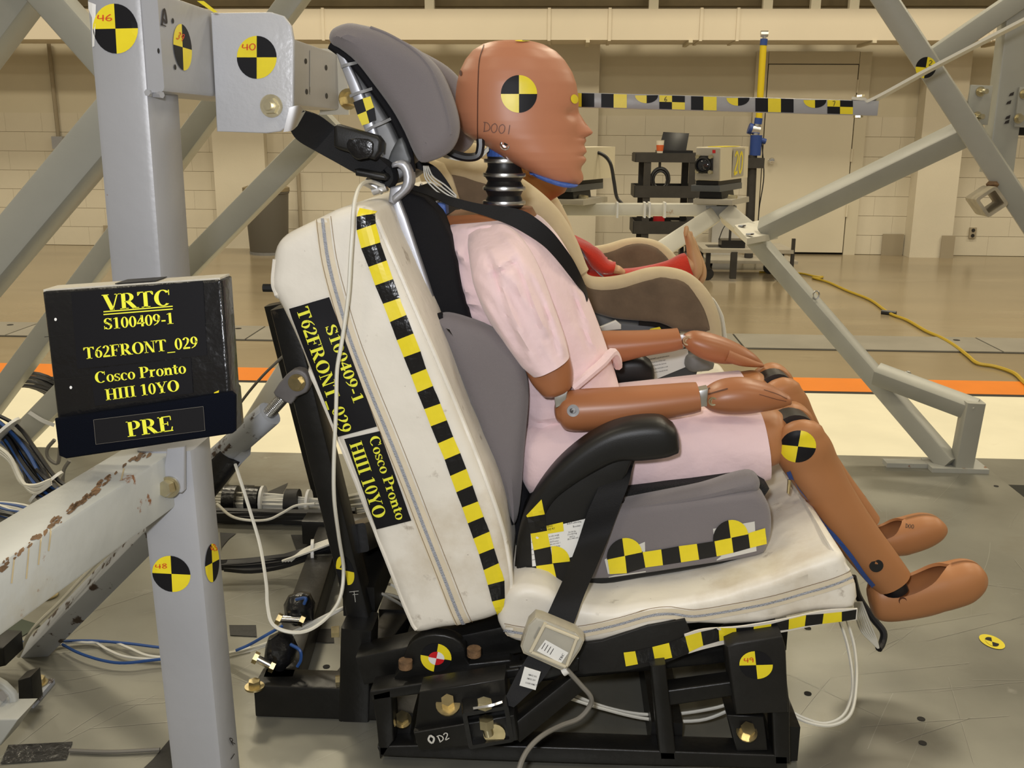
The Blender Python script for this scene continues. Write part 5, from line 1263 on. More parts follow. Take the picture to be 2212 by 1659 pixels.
# ================================================================= large dummy
DY = 1.55
dm = thing('crash_test_dummy', 'large brown crash test dummy in pink shirt and shorts strapped in the booster', 'crash test dummy', P(1230, 1060, DY))
rows = [(89, 1078, 1146, .022), (91, 1066, 1155, .034), (96, 1045, 1174, .046), (110, 1022, 1200, .058), (130, 1006, 1220, .066), (155, 994, 1236, .071), (180, 988, 1245, .0735), (205, 985, 1249, .074), (225, 985, 1250, .074), (245, 986, 1249, .0735), (262, 990, 1249, .073), (278, 996, 1250, .072), (290, 1004, 1250, .071), (300, 1020, 1251, .070), (312, 1044, 1252, .068), (328, 1068, 1254, .066), (345, 1096, 1255, .062), (360, 1122, 1255, .056), (374, 1148, 1256, .048), (386, 1180, 1256, .038), (396, 1208, 1250, .026), (402, 1226, 1242, .012)]
nose = {235: 0, 243: 2, 252: 8, 262: 14, 272: 21, 280: 27, 285: 31, 290: 27, 296: 14, 301: 9, 312: 0}
lips = {296: 0, 303: 8, 312: 10, 321: 13, 327: 14, 332: 9, 335: 6, 339: 10, 344: 12, 350: 9, 358: 2, 366: 0, 378: 4, 388: 5, 396: 2, 402: 0}
def interp(tb, y):
    ks = sorted(tb)
    if y <= ks[0]: return tb[ks[0]]
    for a, b in zip(ks, ks[1:]):
        if y <= b:
            t = (y - a) / (b - a); return tb[a] + (tb[b] - tb[a]) * t
    return tb[ks[-1]]
def rowat(y):
    return tuple(interp({r[0]: r[k] for r in rows}, y) for k in (1, 2, 3))
ys = [89, 90, 91.5, 94, 97, 102] + [106 + 5 * k for k in range(26)] + [234 + 2.4 * k for k in range(60)]
ys = sorted(set(y for y in ys if y <= 375)) + [379, 383, 387, 391, 395, 398, 400, 402]
NN = 72; HR = []
pxm = wpx(1, 250, DY)
for y in ys:
    xb, xf, hw = rowat(y); r = []
    zc = P(1120, y, DY).z; Xb, Xf = P(xb, y, DY).x, P(xf, y, DY).x
    nd, ld = interp(nose, y) * pxm, interp(lips, y) * pxm
    for k in range(NN):
        t = 2 * math.pi * k / NN; ct, s_ = math.cos(t), math.sin(t); e = 2.25
        # wider behind the middle
        u = math.copysign(abs(ct) ** (2 / e), ct); v = math.copysign(abs(s_) ** (2 / e), s_)
        x = (Xb + Xf) / 2 + (Xf - Xb) / 2 * u; yy = hw * v * (1 - .10 * u)
        if u > 0:
            x += nd * math.exp(-(yy / .011) ** 2) + ld * math.exp(-(yy / .019) ** 2)
            x -= .007 * math.exp(-((abs(yy) - .030) / .014) ** 2) * math.exp(-((y - 246) / 13) ** 2)
            x -= .003 * math.exp(-((abs(yy) - .040) / .02) ** 2) * math.exp(-((y - 315) / 25) ** 2)
        r.append(Vector((x, DY + yy, zc)))
    HR.append(r)
hsh = rings(HR); hd = mk('head', hsh, 'dummy_vinyl_head', dm, smooth=60); hb = bvh_of(hsh)
mk('target_sticker', disc((1121, 203), (39, 0), (0, 40.5), hb, colors=(1, 0, 1, 0), nr=6, na=48), ['yellow_print', 'black_print'], hd)
mk('cap_seam', line_px([(1046, 97), (1036, 130), (1033, 180), (1032, 240), (1032, 300)], 2.2, hb, .0006, 6), 'dummy_dark', hd)
mk('ink_writing', hand_px('D001', (1044, 284), (1110, 291), 20, hb, .085, .0008), 'faded_ink', hd, smooth=0)
q = on(1091, 313, hb, 0); mk('skull_screw', join(lathe([(.0075, -.004), (.0075, .001), (.0062, .0015), (.004, -.001), (.0, -.0015)], q, (0, -1, 0), 20)), 'chrome', hd)
mk('screw_hole', cyl(P(1093, 310, q.y - .0015), P(1093, 310, q.y - .002), .0032, None, 12), 'gap_dark', hd)
mk('yellow_paint_dab', disc((1240, 214), (8, 0), (1, 10), hb, colors=(0,) * 4, nr=3, na=16), 'yellow_print', hd)
mk('top_sticker', disc((1128, 90), (16, 0), (0, 1.5), hb, colors=(0, 0, 0, 1), nr=2, na=16, off=.0015), ['yellow_print', 'black_print'], hd, smooth=0)
q = on(996, 158, hb, 0); mk('cap_screw', disc((996, 158), (3, 0), (0, 6), hb, colors=(0,) * 4, nr=1, na=10), 'dummy_dark', hd, smooth=0)
mk('chin_tape', slab([(1143, 373), (1175, 378), (1210, 390), (1240, 398), (1249, 400), (1242, 405), (1218, 405), (1190, 397), (1163, 386)], 1.515, 1.585, .004, 2, Yt=1.52), 'blue_vinyl', hd)
# neck of stacked discs
nc0 = P(1089, 460, DY); sc1 = hpx(1, 400, DY); nrm = wpx(1, 400, DY)
def H(y): return (460 - y) * sc1
nk = mk('neck', lathe([(.034, H(464)), (.034, H(452)), (.026, H(449)), (.028, H(447)), (.030, H(444)), (.028, H(430)), (.0255, H(422)), (.028, H(414)), (.0295, H(410)), (.0295, H(400)), (.028, H(398)), (.0255, H(391)), (.028, H(385)), (.0295, H(382)), (.0295, H(373)), (.028, H(370)), (.0255, H(360)), (.026, H(352)), (.026, H(320))], nc0, (0, 0, 1), 32), 'black_rubber', dm)
for y, r in ((437, .0328), (406, .0325), (377, .0325), (347, .031)): mk('neck_plate', lathe([(r - .008, H(y + 5)), (r, H(y + 4)), (r + .0006, H(y)), (r, H(y - 4)), (r - .008, H(y - 5))], nc0, (0, 0, 1), 32), 'aluminium', nk)
mk('neck_collar', lathe([(.0268, H(338)), (.027, H(322)), (.02, H(320))], nc0, (0, 0, 1), 28), 'blue_vinyl', nk)
mk('neck_base_plate', box(P(1110, 458, DY), (.05, .06, .006)), 'black_rubber', nk, smooth=0)
# torso
mk('chest_jacket', loft([((940, 462), (1150, 448), .070), ((938, 482), (1158, 462), .082), ((945, 520), (1180, 500), .09)], Y=DY, n=32, ex=2.6), 'dummy_vinyl', dm)
tor = [((946, 480), (1150, 462), .085), ((942, 492), (1172, 472), .100), ((944, 520), (1208, 512), .114), ((950, 570), (1240, 568), .118), ((958, 630), (1270, 640), .118), ((990, 700), (1298, 712), .114), ((1040, 780), (1318, 770), .112), ((1085, 850), (1332, 815), .116), ((1115, 920), (1342, 860), .124), ((1135, 990), (1340, 910), .130), ((1150, 1040), (1320, 980), .130), ((1165, 1066), (1300, 1030), .120)]
ts_ = loft(tor, Y=DY, n=72, ex=2.3, sub=8)
from mathutils import noise as _nz
def wrinkle(s, amp, sc, seed): return mapv(s, lambda v: v + Vector((0, -1, .3)) * amp * (_nz.noise(Vector((v.x * sc, v.y * sc * .6, v.z * sc * 1.6)) + Vector((seed, 0, 0)))))
def folds(s, amp, d, fa, fc, seed):
    d = Vector((d[0], 0, d[1])).normalized(); q = Vector((-d.z, 0, d.x))
    def f(v):
        n1 = _nz.noise(Vector((v.dot(d) * fa, v.dot(q) * fc + v.y * fc * .5, seed))); n2 = _nz.noise(Vector((v.dot(d) * fa * 2.1, v.dot(q) * fc * 2.3 + v.y * fc, seed + 7)))
        k = (1 - abs(n1) * 2) * .7 + n2 * .5
        return v + Vector((-.1, -1, .1)) * amp * k
    return mapv(s, f)
def crease(s, lines, amp, w):
    """raised folds of cloth along given lines"""
    L = [[Vector((p.x, p.y)) for p in catmull([Vector((x, y, 0)) for x, y in l], 5)] for l in lines]
    def f(v):
        if v.y > DY: return v
        x, y = proj(v); q = Vector((x, y)); d_ = 0
        for l in L:
            best = 1e9; sd = 0; tt = 0
            for i in range(len(l) - 1):
                a, b = l[i], l[i + 1]; e = b - a; t = max(0, min(1, (q - a).dot(e) / e.length_squared)); r = q - (a + e * t); m = r.length
                if m < best: best = m; sd = e.x * r.y - e.y * r.x; tt = (i + t) / (len(l) - 1)
            if best < 4 * w:
                sg = best if sd > 0 else -best; env = min(1, 4 * tt * (1 - tt) + .25)
                d_ += env * (math.exp(-(sg / w) ** 2) - .9 * math.exp(-((sg - 1.5 * w) / (w * .8)) ** 2))
        return v + Vector((0, -1, .15)) * amp * d_
    return mapv(s, f)
ts_ = folds(ts_, .007, (.35, -.93), 7, 20, 3)
ts_ = wrinkle(ts_, .004, 16, 2)
ts_ = crease(ts_, [[(975, 560), (1000, 620), (1030, 640)], [(985, 650), (1020, 655), (1050, 670)], [(990, 690), (1030, 678)], [(1010, 496), (1060, 488), (1110, 500), (1138, 560)], [(1160, 850), (1230, 826), (1300, 795)], [(958, 520), (990, 548), (1012, 575)], [(1240, 600), (1270, 700), (1290, 780)], [(1150, 900), (1200, 905), (1260, 890)]], .007, 8)
sh = mk('shirt', ts_, 'pink_cotton', dm, smooth=60); tr_b = bvh_of(ts_)
sl = [((1012, 515), (1100, 484), .026, 1.46), ((1016, 560), (1136, 524), .042, 1.425), ((1028, 622), (1168, 586), .050, 1.408), ((1056, 690), (1190, 645), .051, 1.402), ((1092, 742), (1210, 698), .049, 1.402), ((1124, 784), (1224, 740), .047, 1.402), ((1150, 808), (1231, 768), .046, 1.402)]
sv = folds(loft(sl, n=64, sub=9, ex=2.1, round0=.02), .011, (.5, -.86), 9, 30, 6)
sv = crease(sv, [[(1060, 540), (1085, 600), (1098, 660), (1135, 745)], [(1122, 560), (1150, 640), (1180, 720)], [(1040, 640), (1075, 700), (1115, 770)], [(1180, 640), (1204, 720), (1220, 764)], [(1050, 590), (1080, 575), (1120, 545)]], .006, 7.5)
mk('sleeve', sv, 'pink_cotton', sh, smooth=60)
mk('sleeve', mapv(sv, lambda v: Vector((v.x + .02, 2 * DY - v.y, v.z))), 'pink_cotton', sh, smooth=60)
mk('neck_band', cable([on(x, y, tr_b, .0005) for x, y in ((944, 488), (985, 474), (1040, 471), (1090, 472), (1140, 470))], .003, 6, 4), 'pink_cotton', sh)
mk('shirt_hem', cable([P(x, y, Y) for x, y, Y in ((1235, 840, 1.415), (1265, 815, 1.43), (1300, 785, 1.46), (1322, 762, 1.49), (1332, 775, 1.53), (1335, 790, 1.58))], .0075, 8, 6), 'pink_cotton', sh)
mk('sleeve_seam', line_px([(1098, 478), (1120, 510), (1132, 545), (1128, 590)], 1.3, bvh_of(sv, ts_), .0006, 5), 'stitch', sh) if False else None
mk('blue_back_tape', slab([(938, 440), (962, 436), (964, 470), (944, 472)], 1.49, 1.53, .003), 'blue_vinyl', dm)
mk('back_bracket', box(P(938, 470, 1.50), (.012, .02, .05)), 'chrome', dm, smooth=0)
# arms
def arm(mir, pre):
    f = (lambda s: s) if not mir else mir
    return f
YW = 1.405
ua = loft([((1125, 775), (1225, 750), .036), ((1145, 820), (1236, 795), .037), ((1168, 848), (1237, 822), .034)], Y=YW, n=28, ex=2.4, round1=.012)
mk('upper_arm', ua, 'dummy_vinyl', dm)
fa_st = [((1204, 868), (1208, 908), .026), ((1220, 848), (1224, 926), .033), ((1262, 842), (1268, 928), .035), ((1340, 838), (1345, 920), .035), ((1425, 833), (1432, 903), .033), ((1480, 829), (1490, 892), .031), ((1505, 828), (1511, 886), .030)]
fa = loft(fa_st, Y=YW, n=28, ex=2.3, round0=.006)
fo = mk('forearm', fa, 'dummy_vinyl', dm); fa_b = bvh_of(fa)
mk('elbow_strap', slab([(1196, 852), (1226, 845), (1222, 872), (1200, 882)], 1.383, 1.43, .002), 'aluminium', dm)
q = on(1238, 887, fa_b, 0)
mk('elbow_pivot', lathe([(.0088, -.002), (.0088, .0015), (.0045, .0008), (.003, .003), (0, .003)], q, (0, -1, 0), 20), 'steel_paint', fo)
mk('pivot_bolt', disc((1235, 887), (4, 0), (0, 4.5), fa_b, colors=(0,) * 4, nr=1, na=12, off=.0034), 'black_ink', fo, smooth=0)
mk('wrist_bracket', slab([(1505, 845), (1530, 840), (1528, 878), (1508, 880)], 1.40, 1.425, .002), 'aluminium', dm)
YHn = 1.425
h_st = [((1516, 852), (1520, 876), .020), ((1530, 836), (1536, 886), .027), ((1560, 821), (1566, 892), .032), ((1605, 816), (1608, 892), .033), ((1650, 826), (1650, 886), .029), ((1682, 840), (1682, 880), .022), ((1700, 852), (1702, 874), .014)]
hs_ = loft(h_st, Y=YHn, n=28, ex=2.2, round1=.006)
ho = mk('hand', hs_, 'dummy_vinyl', dm); h_b = bvh_of(hs_)
mk('finger_groove', join(line_px([(1530, 852), (1550, 846), (1572, 840)], 3, h_b, .0006), line_px([(1524, 846), (1534, 838)], 2.5, h_b, .0006), line_px([(1650, 842), (1680, 852), (1700, 862)], 1.2, h_b, .0006), line_px([(1640, 852), (1675, 862), (1698, 867)], 1.2, h_b, .0006)), 'dummy_dark', ho, smooth=0)
q = on(1540, 867, h_b, 0); mk('wrist_pivot', lathe([(.0065, -.002), (.0065, .0012), (.0045, .001), (.003, -.0005), (0, -.0005)], q, (0, -1, 0), 18), 'zinc', ho)
# far arm
YWf = 1.70
fb_ = loft([((1200, 722), (1215, 800), .034), ((1300, 716), (1318, 786), .034), ((1380, 715), (1392, 768), .033), ((1440, 712), (1450, 758), .031), ((1464, 710), (1474, 751), .030)], Y=YWf, n=24, ex=2.3)
mk('forearm', fb_, 'dummy_vinyl', dm)
mk('wrist_bracket', slab([(1460, 724), (1480, 722), (1476, 752), (1464, 750)], 1.695, 1.71, .002), 'aluminium', dm)
fh = loft([((1480, 722), (1474, 742), .018), ((1500, 715), (1486, 756), .026), ((1535, 720), (1515, 774), .031), ((1572, 732), (1553, 784), .030), ((1605, 748), (1590, 785), .026), ((1630, 765), (1618, 788), .018), ((1646, 782), (1640, 793), .009)], Y=YWf - .02, n=24, ex=2.2, round1=.004)
fho = mk('hand', fh, 'dummy_vinyl', dm)
mk('thumb', loft([((1575, 755), (1565, 780), .011), ((1600, 766), (1596, 790), .011), ((1630, 779), (1628, 793), .009), ((1646, 785), (1645, 793), .005)], Y=YWf - .045, n=16, round1=.004), 'dummy_vinyl', fho)
q = on(1485, 736, bvh_of(fh), 0); mk('wrist_pivot', lathe([(.008, -.002), (.008, .001), (.0055, .0008), (.004, -.001), (0, -.001)], q, (0, -1, 0), 18), 'zinc', fho)
# shorts and legs
def leg(dY, off, tag_):
    YT_ = 1.475 + dY
    m = lambda p: (p[0], p[1])
    xh, xk = P(1200, 980, 1.475).x, P(1720, 950, 1.475).x
    k = (lambda s: s) if dY == 0 else (lambda s: mapv(s, lambda v: Vector((v.x + off[0], v.y + dY, v.z - .03 + (off[1] + .03) * min(1, max(0, (v.x - xh) / (xk - xh)))))))
    th = k(wrinkle(loft([((1150, 900), (1165, 1062), .078), ((1230, 880), (1250, 1074), .080), ((1320, 872), (1345, 1072), .078), ((1430, 874), (1440, 1062), .075), ((1550, 877), (1565, 1050), .072), ((1637, 881), (1654, 1026), .070)], Y=1.475, n=36, ex=2.4, sub=5, round0=.03), .005, 18, 4 + dY))
    mk('shorts_leg', th, 'pink_cotton', dm, smooth=60)
    tg = k(loft([((1600, 884), (1615, 1010), .056), ((1650, 882), (1662, 1000), .055), ((1674, 884), (1682, 990), .050), ((1690, 894), (1696, 976), .036)], Y=1.478, n=28, ex=2.3, round1=.006))
    mk('thigh', tg, 'dummy_vinyl_leg', dm)
    # knee cheeks either side of the dark joint
    for yc, hw in ((1.512, .018),):
        R_k = []
        c = P(1727, 950, 1.441); c = Vector((c.x, yc, c.z)); r0 = .0385
        s = [(r0 * .55, -hw - .008), (r0 * .86, -hw - .004), (r0, -hw + .006), (r0, hw - .006), (r0 * .9, hw), (0, hw)] if yc < 1.475 else [(0, -hw), (r0 * .9, -hw), (r0, -hw + .006), (r0, hw - .006), (r0 * .86, hw + .004), (r0 * .55, hw + .008)]
        mk('knee_cheek', k(lathe(s, c, (0, 1, 0), 30)), 'dummy_vinyl_leg', dm)
    c = P(1722, 946, 1.441); mk('knee_joint', k(cyl((c.x, 1.452, c.z), (c.x, 1.50, c.z), .0325, None, 26)), 'black_rubber', dm)
    ll = k(loft([((1680, 950), (1781, 932), .027, 1.441), ((1676, 984), (1795, 952), .034, 1.448), ((1690, 1014), (1808, 985), .044, 1.466), ((1722, 1058), (1832, 1035), .049), ((1760, 1115), (1868, 1095), .048), ((1800, 1172), (1902, 1146), .044), ((1846, 1228), (1934, 1190), .039), ((1888, 1274), (1962, 1230), .034)], Y=1.472, n=32, ex=2.3, sub=5, round0=.027))
    lo = mk('lower_leg', ll, 'dummy_vinyl_leg', dm)
    if dY == 0:
        lb_ = bvh_of(ll) if True else bvh_of(ll, k(lathe([(.0385 * .55, -.026), (.0385 * .86, -.022), (.0385, -.012), (.0385, .012)], Vector((P(1727, 950, 1.441).x, 1.441, P(1727, 950, 1.441).z)), (0, 1, 0), 30)))
        mk('target_sticker', disc((1724, 964), (38, 4), (-6, 34), lb_, colors=(1, 0, 1, 0), nr=6), ['yellow_print', 'black_print'], lo)
        mk('zipper_tape', line_px([(1704, 1018), (1720, 1055), (1748, 1090), (1775, 1128), (1810, 1165), (1842, 1205), (1866, 1240), (1888, 1266)], 9, bvh_of(ll), .001, 5), 'blue_vinyl', lo)
        mk('zipper_pull', slab([(1702, 1036), (1710, 1038), (1706, 1068), (1700, 1066)], 1.43, 1.433, .0008), 'brass_zinc', lo)
        q = on(1893, 1222, bvh_of(ll), 0); mk('ankle_bolt', lathe([(.0105, -.002), (.0105, .0008), (.0085, .0012), (.004, .0004), (0, .0004)], q, (0, -1, 0), 20), 'black_rubber', lo)
    mk('ankle', k(cyl(P(1925, 1246, 1.472), P(1936, 1278, 1.472), .019, None, 18)), 'black_rubber', dm)
leg(0, (0, 0), 'near')
leg(.175, (.004, .022), 'far')
def shoe(pts, Y, dark=True, name='foot'):
    """pts: (top px, bottom px, half width, opening half angle in degrees)"""
    n = 32; sub = 4
    A = catmull([P(*p[0], Y) for p in pts], sub); B = catmull([P(*p[1], Y) for p in pts], sub); H_ = catmull([Vector((p[2], p[3], 0)) for p in pts], sub)
    def surf(f):
        R = []
        for a, b, h in zip(A, B, H_):
            c = (a + b) / 2; u = (a - b) / 2; a0 = math.radians(max(h.y, 0)); r = []
            for k in range(n + 1):
                t = a0 + (2 * math.pi - 2 * a0) * k / n; e = 2.3
                ct, st_ = math.cos(t), math.sin(t)
                r.append(c + u * f * math.copysign(abs(ct) ** (2 / e), ct) + Vector((0, 1, 0)) * h.x * f * math.copysign(abs(st_) ** (2 / e), st_))
            R.append(r)
        return R
    out, inn = surf(1), surf(.86); V, F = [], []; m = n + 1
    for R in (out, inn):
        for r in R: V += r
    N = len(out); off = N * m
    for i in range(N - 1):
        for k in range(n):
            a = i * m + k; F.append((a, a + 1, a + 1 + m, a + m)); F.append((off + a, off + a + m, off + a + 1 + m, off + a + 1))
        F.append((i * m, i * m + m, off + i * m + m, off + i * m)); F.append((i * m + n, off + i * m + n, off + i * m + m + n, i * m + m + n))
    F.append(tuple(range(m))); F.append(tuple(range((N - 1) * m, N * m)))
    return V, F
near_shoe = [((1876, 1272), (1878, 1300), .014, 0), ((1884, 1258), (1888, 1330), .026, 30), ((1905, 1252), (1912, 1337), .032, 62), ((1950, 1246), (1952, 1333), .035, 62), ((2000, 1230), (2000, 1324), .036, 50), ((2030, 1222), (2032, 1314), .037, 22), ((2050, 1219), (2054, 1308), .037, 1), ((2082, 1212), (2090, 1296), .035, 0), ((2108, 1216), (2114, 1278), .028, 0), ((2124, 1230), (2127, 1262), .016, 0), ((2130, 1242), (2130.5, 1250), .004, 0)]
fsh = shoe(near_shoe, 1.475); mk('foot', fsh, 'dummy_vinyl_leg', dm)
q = on(1950, 1298, bvh_of(fsh), 0); mk('foot_screw', lathe([(.006, -.002), (.006, .0006), (.003, -.001), (0, -.001)], q, (0, -1, 0), 14), 'dummy_dark', dm)
far_shoe = [((1840, 1170), (1846, 1185), .014, 0), ((1860, 1150), (1862, 1196), .026, 30), ((1890, 1138), (1894, 1198), .033, 60), ((1920, 1130), (1922, 1197), .035, 55), ((1940, 1124), (1944, 1195), .036, 22), ((1952, 1121), (1956, 1193), .036, 1), ((1990, 1112), (1996, 1180), .035, 0), ((2020, 1115), (2024, 1166), .028, 0), ((2038, 1128), (2040, 1152), .016, 0), ((2045, 1138), (2045.5, 1143), .004, 0)]
fs2 = shoe(far_shoe, 1.66); fo2 = mk('foot', fs2, 'dummy_vinyl_leg', dm)
mk('ink_writing', hand_px('D00', (1956, 1140), (1975, 1142), 8, bvh_of(fs2), .12, .0008), 'black_ink', fo2, smooth=0)

# ---- shoulder belt
sbt = thing('shoulder_belt', 'black shoulder belt crossing the chest of the large dummy', 'seat belt', P(1050, 460, 1.5))
ub = [((893, 400), (889, 410), 1.42), ((935, 412), (930, 424), 1.43), ((985, 428), (972, 444), 1.445), ((1035, 440), (1020, 458), 1.45), ((1085, 446), (1058, 470), 1.452), ((1130, 455), (1100, 486), 1.45), ((1162, 474), (1140, 508), 1.452), ((1192, 500), (1175, 532), 1.458), ((1216, 530), (1202, 560), 1.466), ((1238, 562), (1226, 590), 1.478), ((1256, 598), (1248, 618), 1.495), ((1266, 624), (1262, 634), 1.545), ((1270, 645), (1268, 652), 1.61)]
E = []
for (a, b, y) in ub:
    pa, pb_ = P(*a, y), P(*b, y - .006)
    for s_, (x_, yy_) in ((0, a), (1, b)):
        h = tr_b.ray_cast(CAM, ray(x_, yy_).normalized())
        if h[0] is not None:
            q_ = h[0] + Vector((0, -1, .25)).normalized() * .004
            if s_ == 0 and q_.y < pa.y + .05: pa = q_ if q_.y < pa.y else pa
            if s_ == 1 and q_.y < pb_.y + .05: pb_ = q_ if q_.y < pb_.y else pb_
    E.append((pa, pb_))
mk('webbing', ribbon(E, .0014), 'webbing', sbt)
# ---- belt from the anchor plate to the guide
rb = thing('upper_belt_assembly', 'black belt with taped retractor block between anchor plate and headrest', 'seat belt', P(740, 380, 1.4))
upb = [((655, 238), (620, 268), 1.35), ((690, 250), (640, 300), 1.365), ((725, 275), (680, 325), 1.38), ((765, 300), (725, 350), 1.385), ((805, 330), (765, 372), 1.39), ((838, 358), (805, 388), 1.395), ((856, 385), (842, 405), 1.40)]
mk('webbing', ribbon([(P(*a, y), P(*b, y)) for a, b, y in upb], .003), 'webbing', rb)
mk('webbing', ribbon([(P(*a, y - .006), P(*b, y - .008)) for a, b, y in upb[2:6]], .002), 'webbing', rb)
mk('anchor_tongue', ribbon([(P(625, 232, 1.345), P(612, 285, 1.345)), (P(645, 228, 1.348), P(630, 282, 1.348)), (P(660, 240, 1.352), P(642, 272, 1.352))], .003), 'chrome', rb)
blk_ = slab([(720, 272), (728, 268), (815, 293), (824, 305), (822, 328), (808, 346), (730, 322), (720, 316)], 1.345, 1.375, .005)
bko = mk('taped_block', blk_, 'black_plastic', rb)
mk('crumpled_tape', crumple(slab([(752, 302), (790, 300), (808, 312), (800, 335), (778, 346), (755, 332)], 1.3425, 1.347, .002, 3), .0025, 90, 4), 'black_tape', bko)
mk('lower_block', slab([(764, 366), (772, 364), (830, 376), (836, 384), (832, 390), (768, 380)], 1.36, 1.40, .004), 'black_plastic', rb)
mk('twisted_belt', cable([P(x, y, 1.40) for x, y in ((770, 358), (810, 352), (838, 362), (846, 384), (836, 400))], .010, 8, 4), 'webbing', rb)
mk('sensor_block', join(beam(P(790, 392, 1.40), P(828, 412, 1.40), .012, .02), beam(P(805, 412, 1.40), P(835, 402, 1.40), .014, .02)), 'aluminium', rb)
# cables and straps behind the neck
def C(label, pts, r, m, name='cable', n=6): return mk(name, cable([P(x, y, Y) for x, y, Y in pts], r, n, 6), m, label=label, cat='cable')
C('white sensor cable hanging from the belt guide to the black stand', [(828, 402, 1.39), (800, 392, 1.36), (778, 402, 1.28), (765, 440, 1.235), (761, 500, 1.232), (757, 560, 1.23), (752, 640, 1.23), (738, 740, 1.23), (728, 800, 1.23), (726, 880, 1.23), (721, 1000, 1.23), (722, 1080, 1.24), (732, 1160, 1.27), (742, 1230, 1.30), (735, 1290, 1.28), (710, 1330, 1.25), (670, 1360, 1.22), (630, 1366, 1.2), (590, 1350, 1.2), (578, 1310, 1.22), (575, 1260, 1.25), (562, 1180, 1.3), (542, 1110, 1.32), (520, 1040, 1.34), (500, 985, 1.38), (472, 962, 1.42)], .0026, 'white_cable')
hcab = thing('neck_harness', 'black taped cable loop leaving the back of the large dummy head', 'cable', P(1000, 330, 1.52))
mk('sleeve', cable([P(x, y, 1.50) for x, y in ((930, 318), (960, 322), (985, 334), (1010, 340), (1032, 336), (1038, 318), (1038, 300))], .0065, 8, 5), 'black_cable', hcab)
for k in range(4): mk('wire', cable([P(x, y + k * 2, 1.51) for x, y in ((940, 325), (970, 335), (1000, 340), (1035, 335), (1055, 318))], .0018, 5, 4), 'white_cable', hcab)
wl_ = thing('neck_wire_bundle', 'looped bundle of white wires behind the dummy neck', 'cable', P(960, 420, 1.5))
for k in range(4): mk('wire', cable([P(915 + k * 3, 358, 1.49), P(920 + k * 5, 387 - k * 2, 1.49), P(945 + k * 5, 414 - k * 5, 1.49), P(970 + k * 3, 428 - k * 4, 1.49), P(986, 432 - k * 3, 1.49)], .0012, 5, 5), 'white_cable', wl_)
mk('strap', ribbon([(P(908, 345, 1.52), P(890, 360, 1.52)), (P(940, 360, 1.52), P(925, 375, 1.52)), (P(965, 390, 1.52), P(955, 400, 1.52)), (P(985, 425, 1.52), P(968, 430, 1.52))], .004), 'webbing', wl_)
# ================================================================= child seat and small dummy beyond
YC1, YC2 = 1.93, 2.30
cs = thing('child_restraint', 'brown and cream suede child seat on the far half of the bench', 'child seat', P(1380, 760, 2.05))
wo = [(930, 352), (985, 350), (1060, 372), (1130, 412), (1185, 462), (1222, 520), (1245, 580), (1262, 606), (1300, 616), (1350, 612), (1400, 594), (1440, 590), (1480, 602), (1512, 634), (1534, 680), (1540, 716), (1515, 720), (1470, 716), (1425, 700), (1380, 694), (1330, 690), (1280, 676), (1230, 660), (1120, 600), (1020, 500), (950, 410)]
wsl = slab(wo, YC1, YC1 + .045, .014, 3, 3)
mk('side_wing', crumple(wsl, .004, 20, 5), 'suede_brown', cs)
mk('side_wing', mapv(wsl, lambda v: Vector((v.x - .02, YC1 + YC2 + .045 - v.y, v.z + .018))), 'suede_brown', cs)
rimp = [(930, 356), (985, 352), (1060, 374), (1130, 414), (1185, 464), (1220, 522), (1243, 580), (1262, 605), (1300, 612), (1350, 606), (1400, 592), (1440, 590), (1480, 602), (1514, 636), (1534, 682), (1540, 735)]
rim_s = cable([P(x, y, YC1 + .02) + Vector((0, 0, -.006)) for x, y in rimp], lambda t: .026 if t < .42 else .019, 12, 5)
mk('padded_rim', rim_s, 'suede_cream', cs)
mk('padded_rim', mapv(rim_s, lambda v: Vector((v.x - .02, YC1 + YC2 + .045 - v.y, v.z + .018))), 'suede_cream', cs)
mk('seat_shell', slab([(940, 380), (1010, 420), (1100, 500), (1180, 590), (1240, 640), (1400, 640), (1500, 660), (1530, 700), (1500, 730), (1380, 720), (1220, 700), (1080, 620), (980, 500)], YC1 + .03, YC2 + .02, .01, 2, Yt=YC1), 'suede_cream', cs)
mk('plastic_base', slab([(1210, 650), (1330, 690), (1440, 700), (1470, 720), (1480, 775), (1500, 830), (1230, 860), (1190, 760)], YC1 + .01, YC2, .01, 2), 'grey_plastic', cs)
mk('base_rim', cable([P(x, y, YC1 + .01) for x, y in ((1380, 697), (1420, 702), (1455, 716), (1470, 728))], .006, 6, 4), 'black_plastic', cs)
mk('white_tag', slab([(1296, 706), (1330, 692), (1342, 702), (1342, 712), (1300, 716)], YC1 - .005, YC1 + .005, .003), 'white_plastic', cs)
mk('yellow_tag', quad([(1405, 710), (1425, 706), (1430, 714), (1400, 716)], YC1 - .002, 1, 1), 'yellow_print', cs, smooth=0)
lbl = mk('instruction_label', quad([(1392, 770), (1486, 752), (1488, 790), (1410, 822)], YC1 - .004, 1, 1), 'white_print', cs, smooth=0)
mk('label_print', print_px([('IMPORTANT read all instructions', (1398, 779 + 0), 3.0), ('for correct use of this seat', (1400, 786), 3.0), ('securely fasten the harness', (1402, 793), 3.0), ('check the belt before each', (1406, 800), 3.0), ('trip as the manual shows', (1408, 807), 3.0)], (1398, 779), (1480, 763), 3, YC1 - .004), 'black_ink', lbl, smooth=0)
mk('label_lower', quad([(1345, 822), (1396, 816), (1380, 834), (1348, 834)], YC1 - .03, 1, 1), 'white_print', cs, smooth=0)
mk('clear_cover', crumple(slab([(1484, 770), (1500, 760), (1535, 770), (1538, 800), (1500, 806), (1484, 792)], YC1 - .02, YC1 + .05, .01, 3), .006, 30, 3), 'silver_plastic_dark', cs)
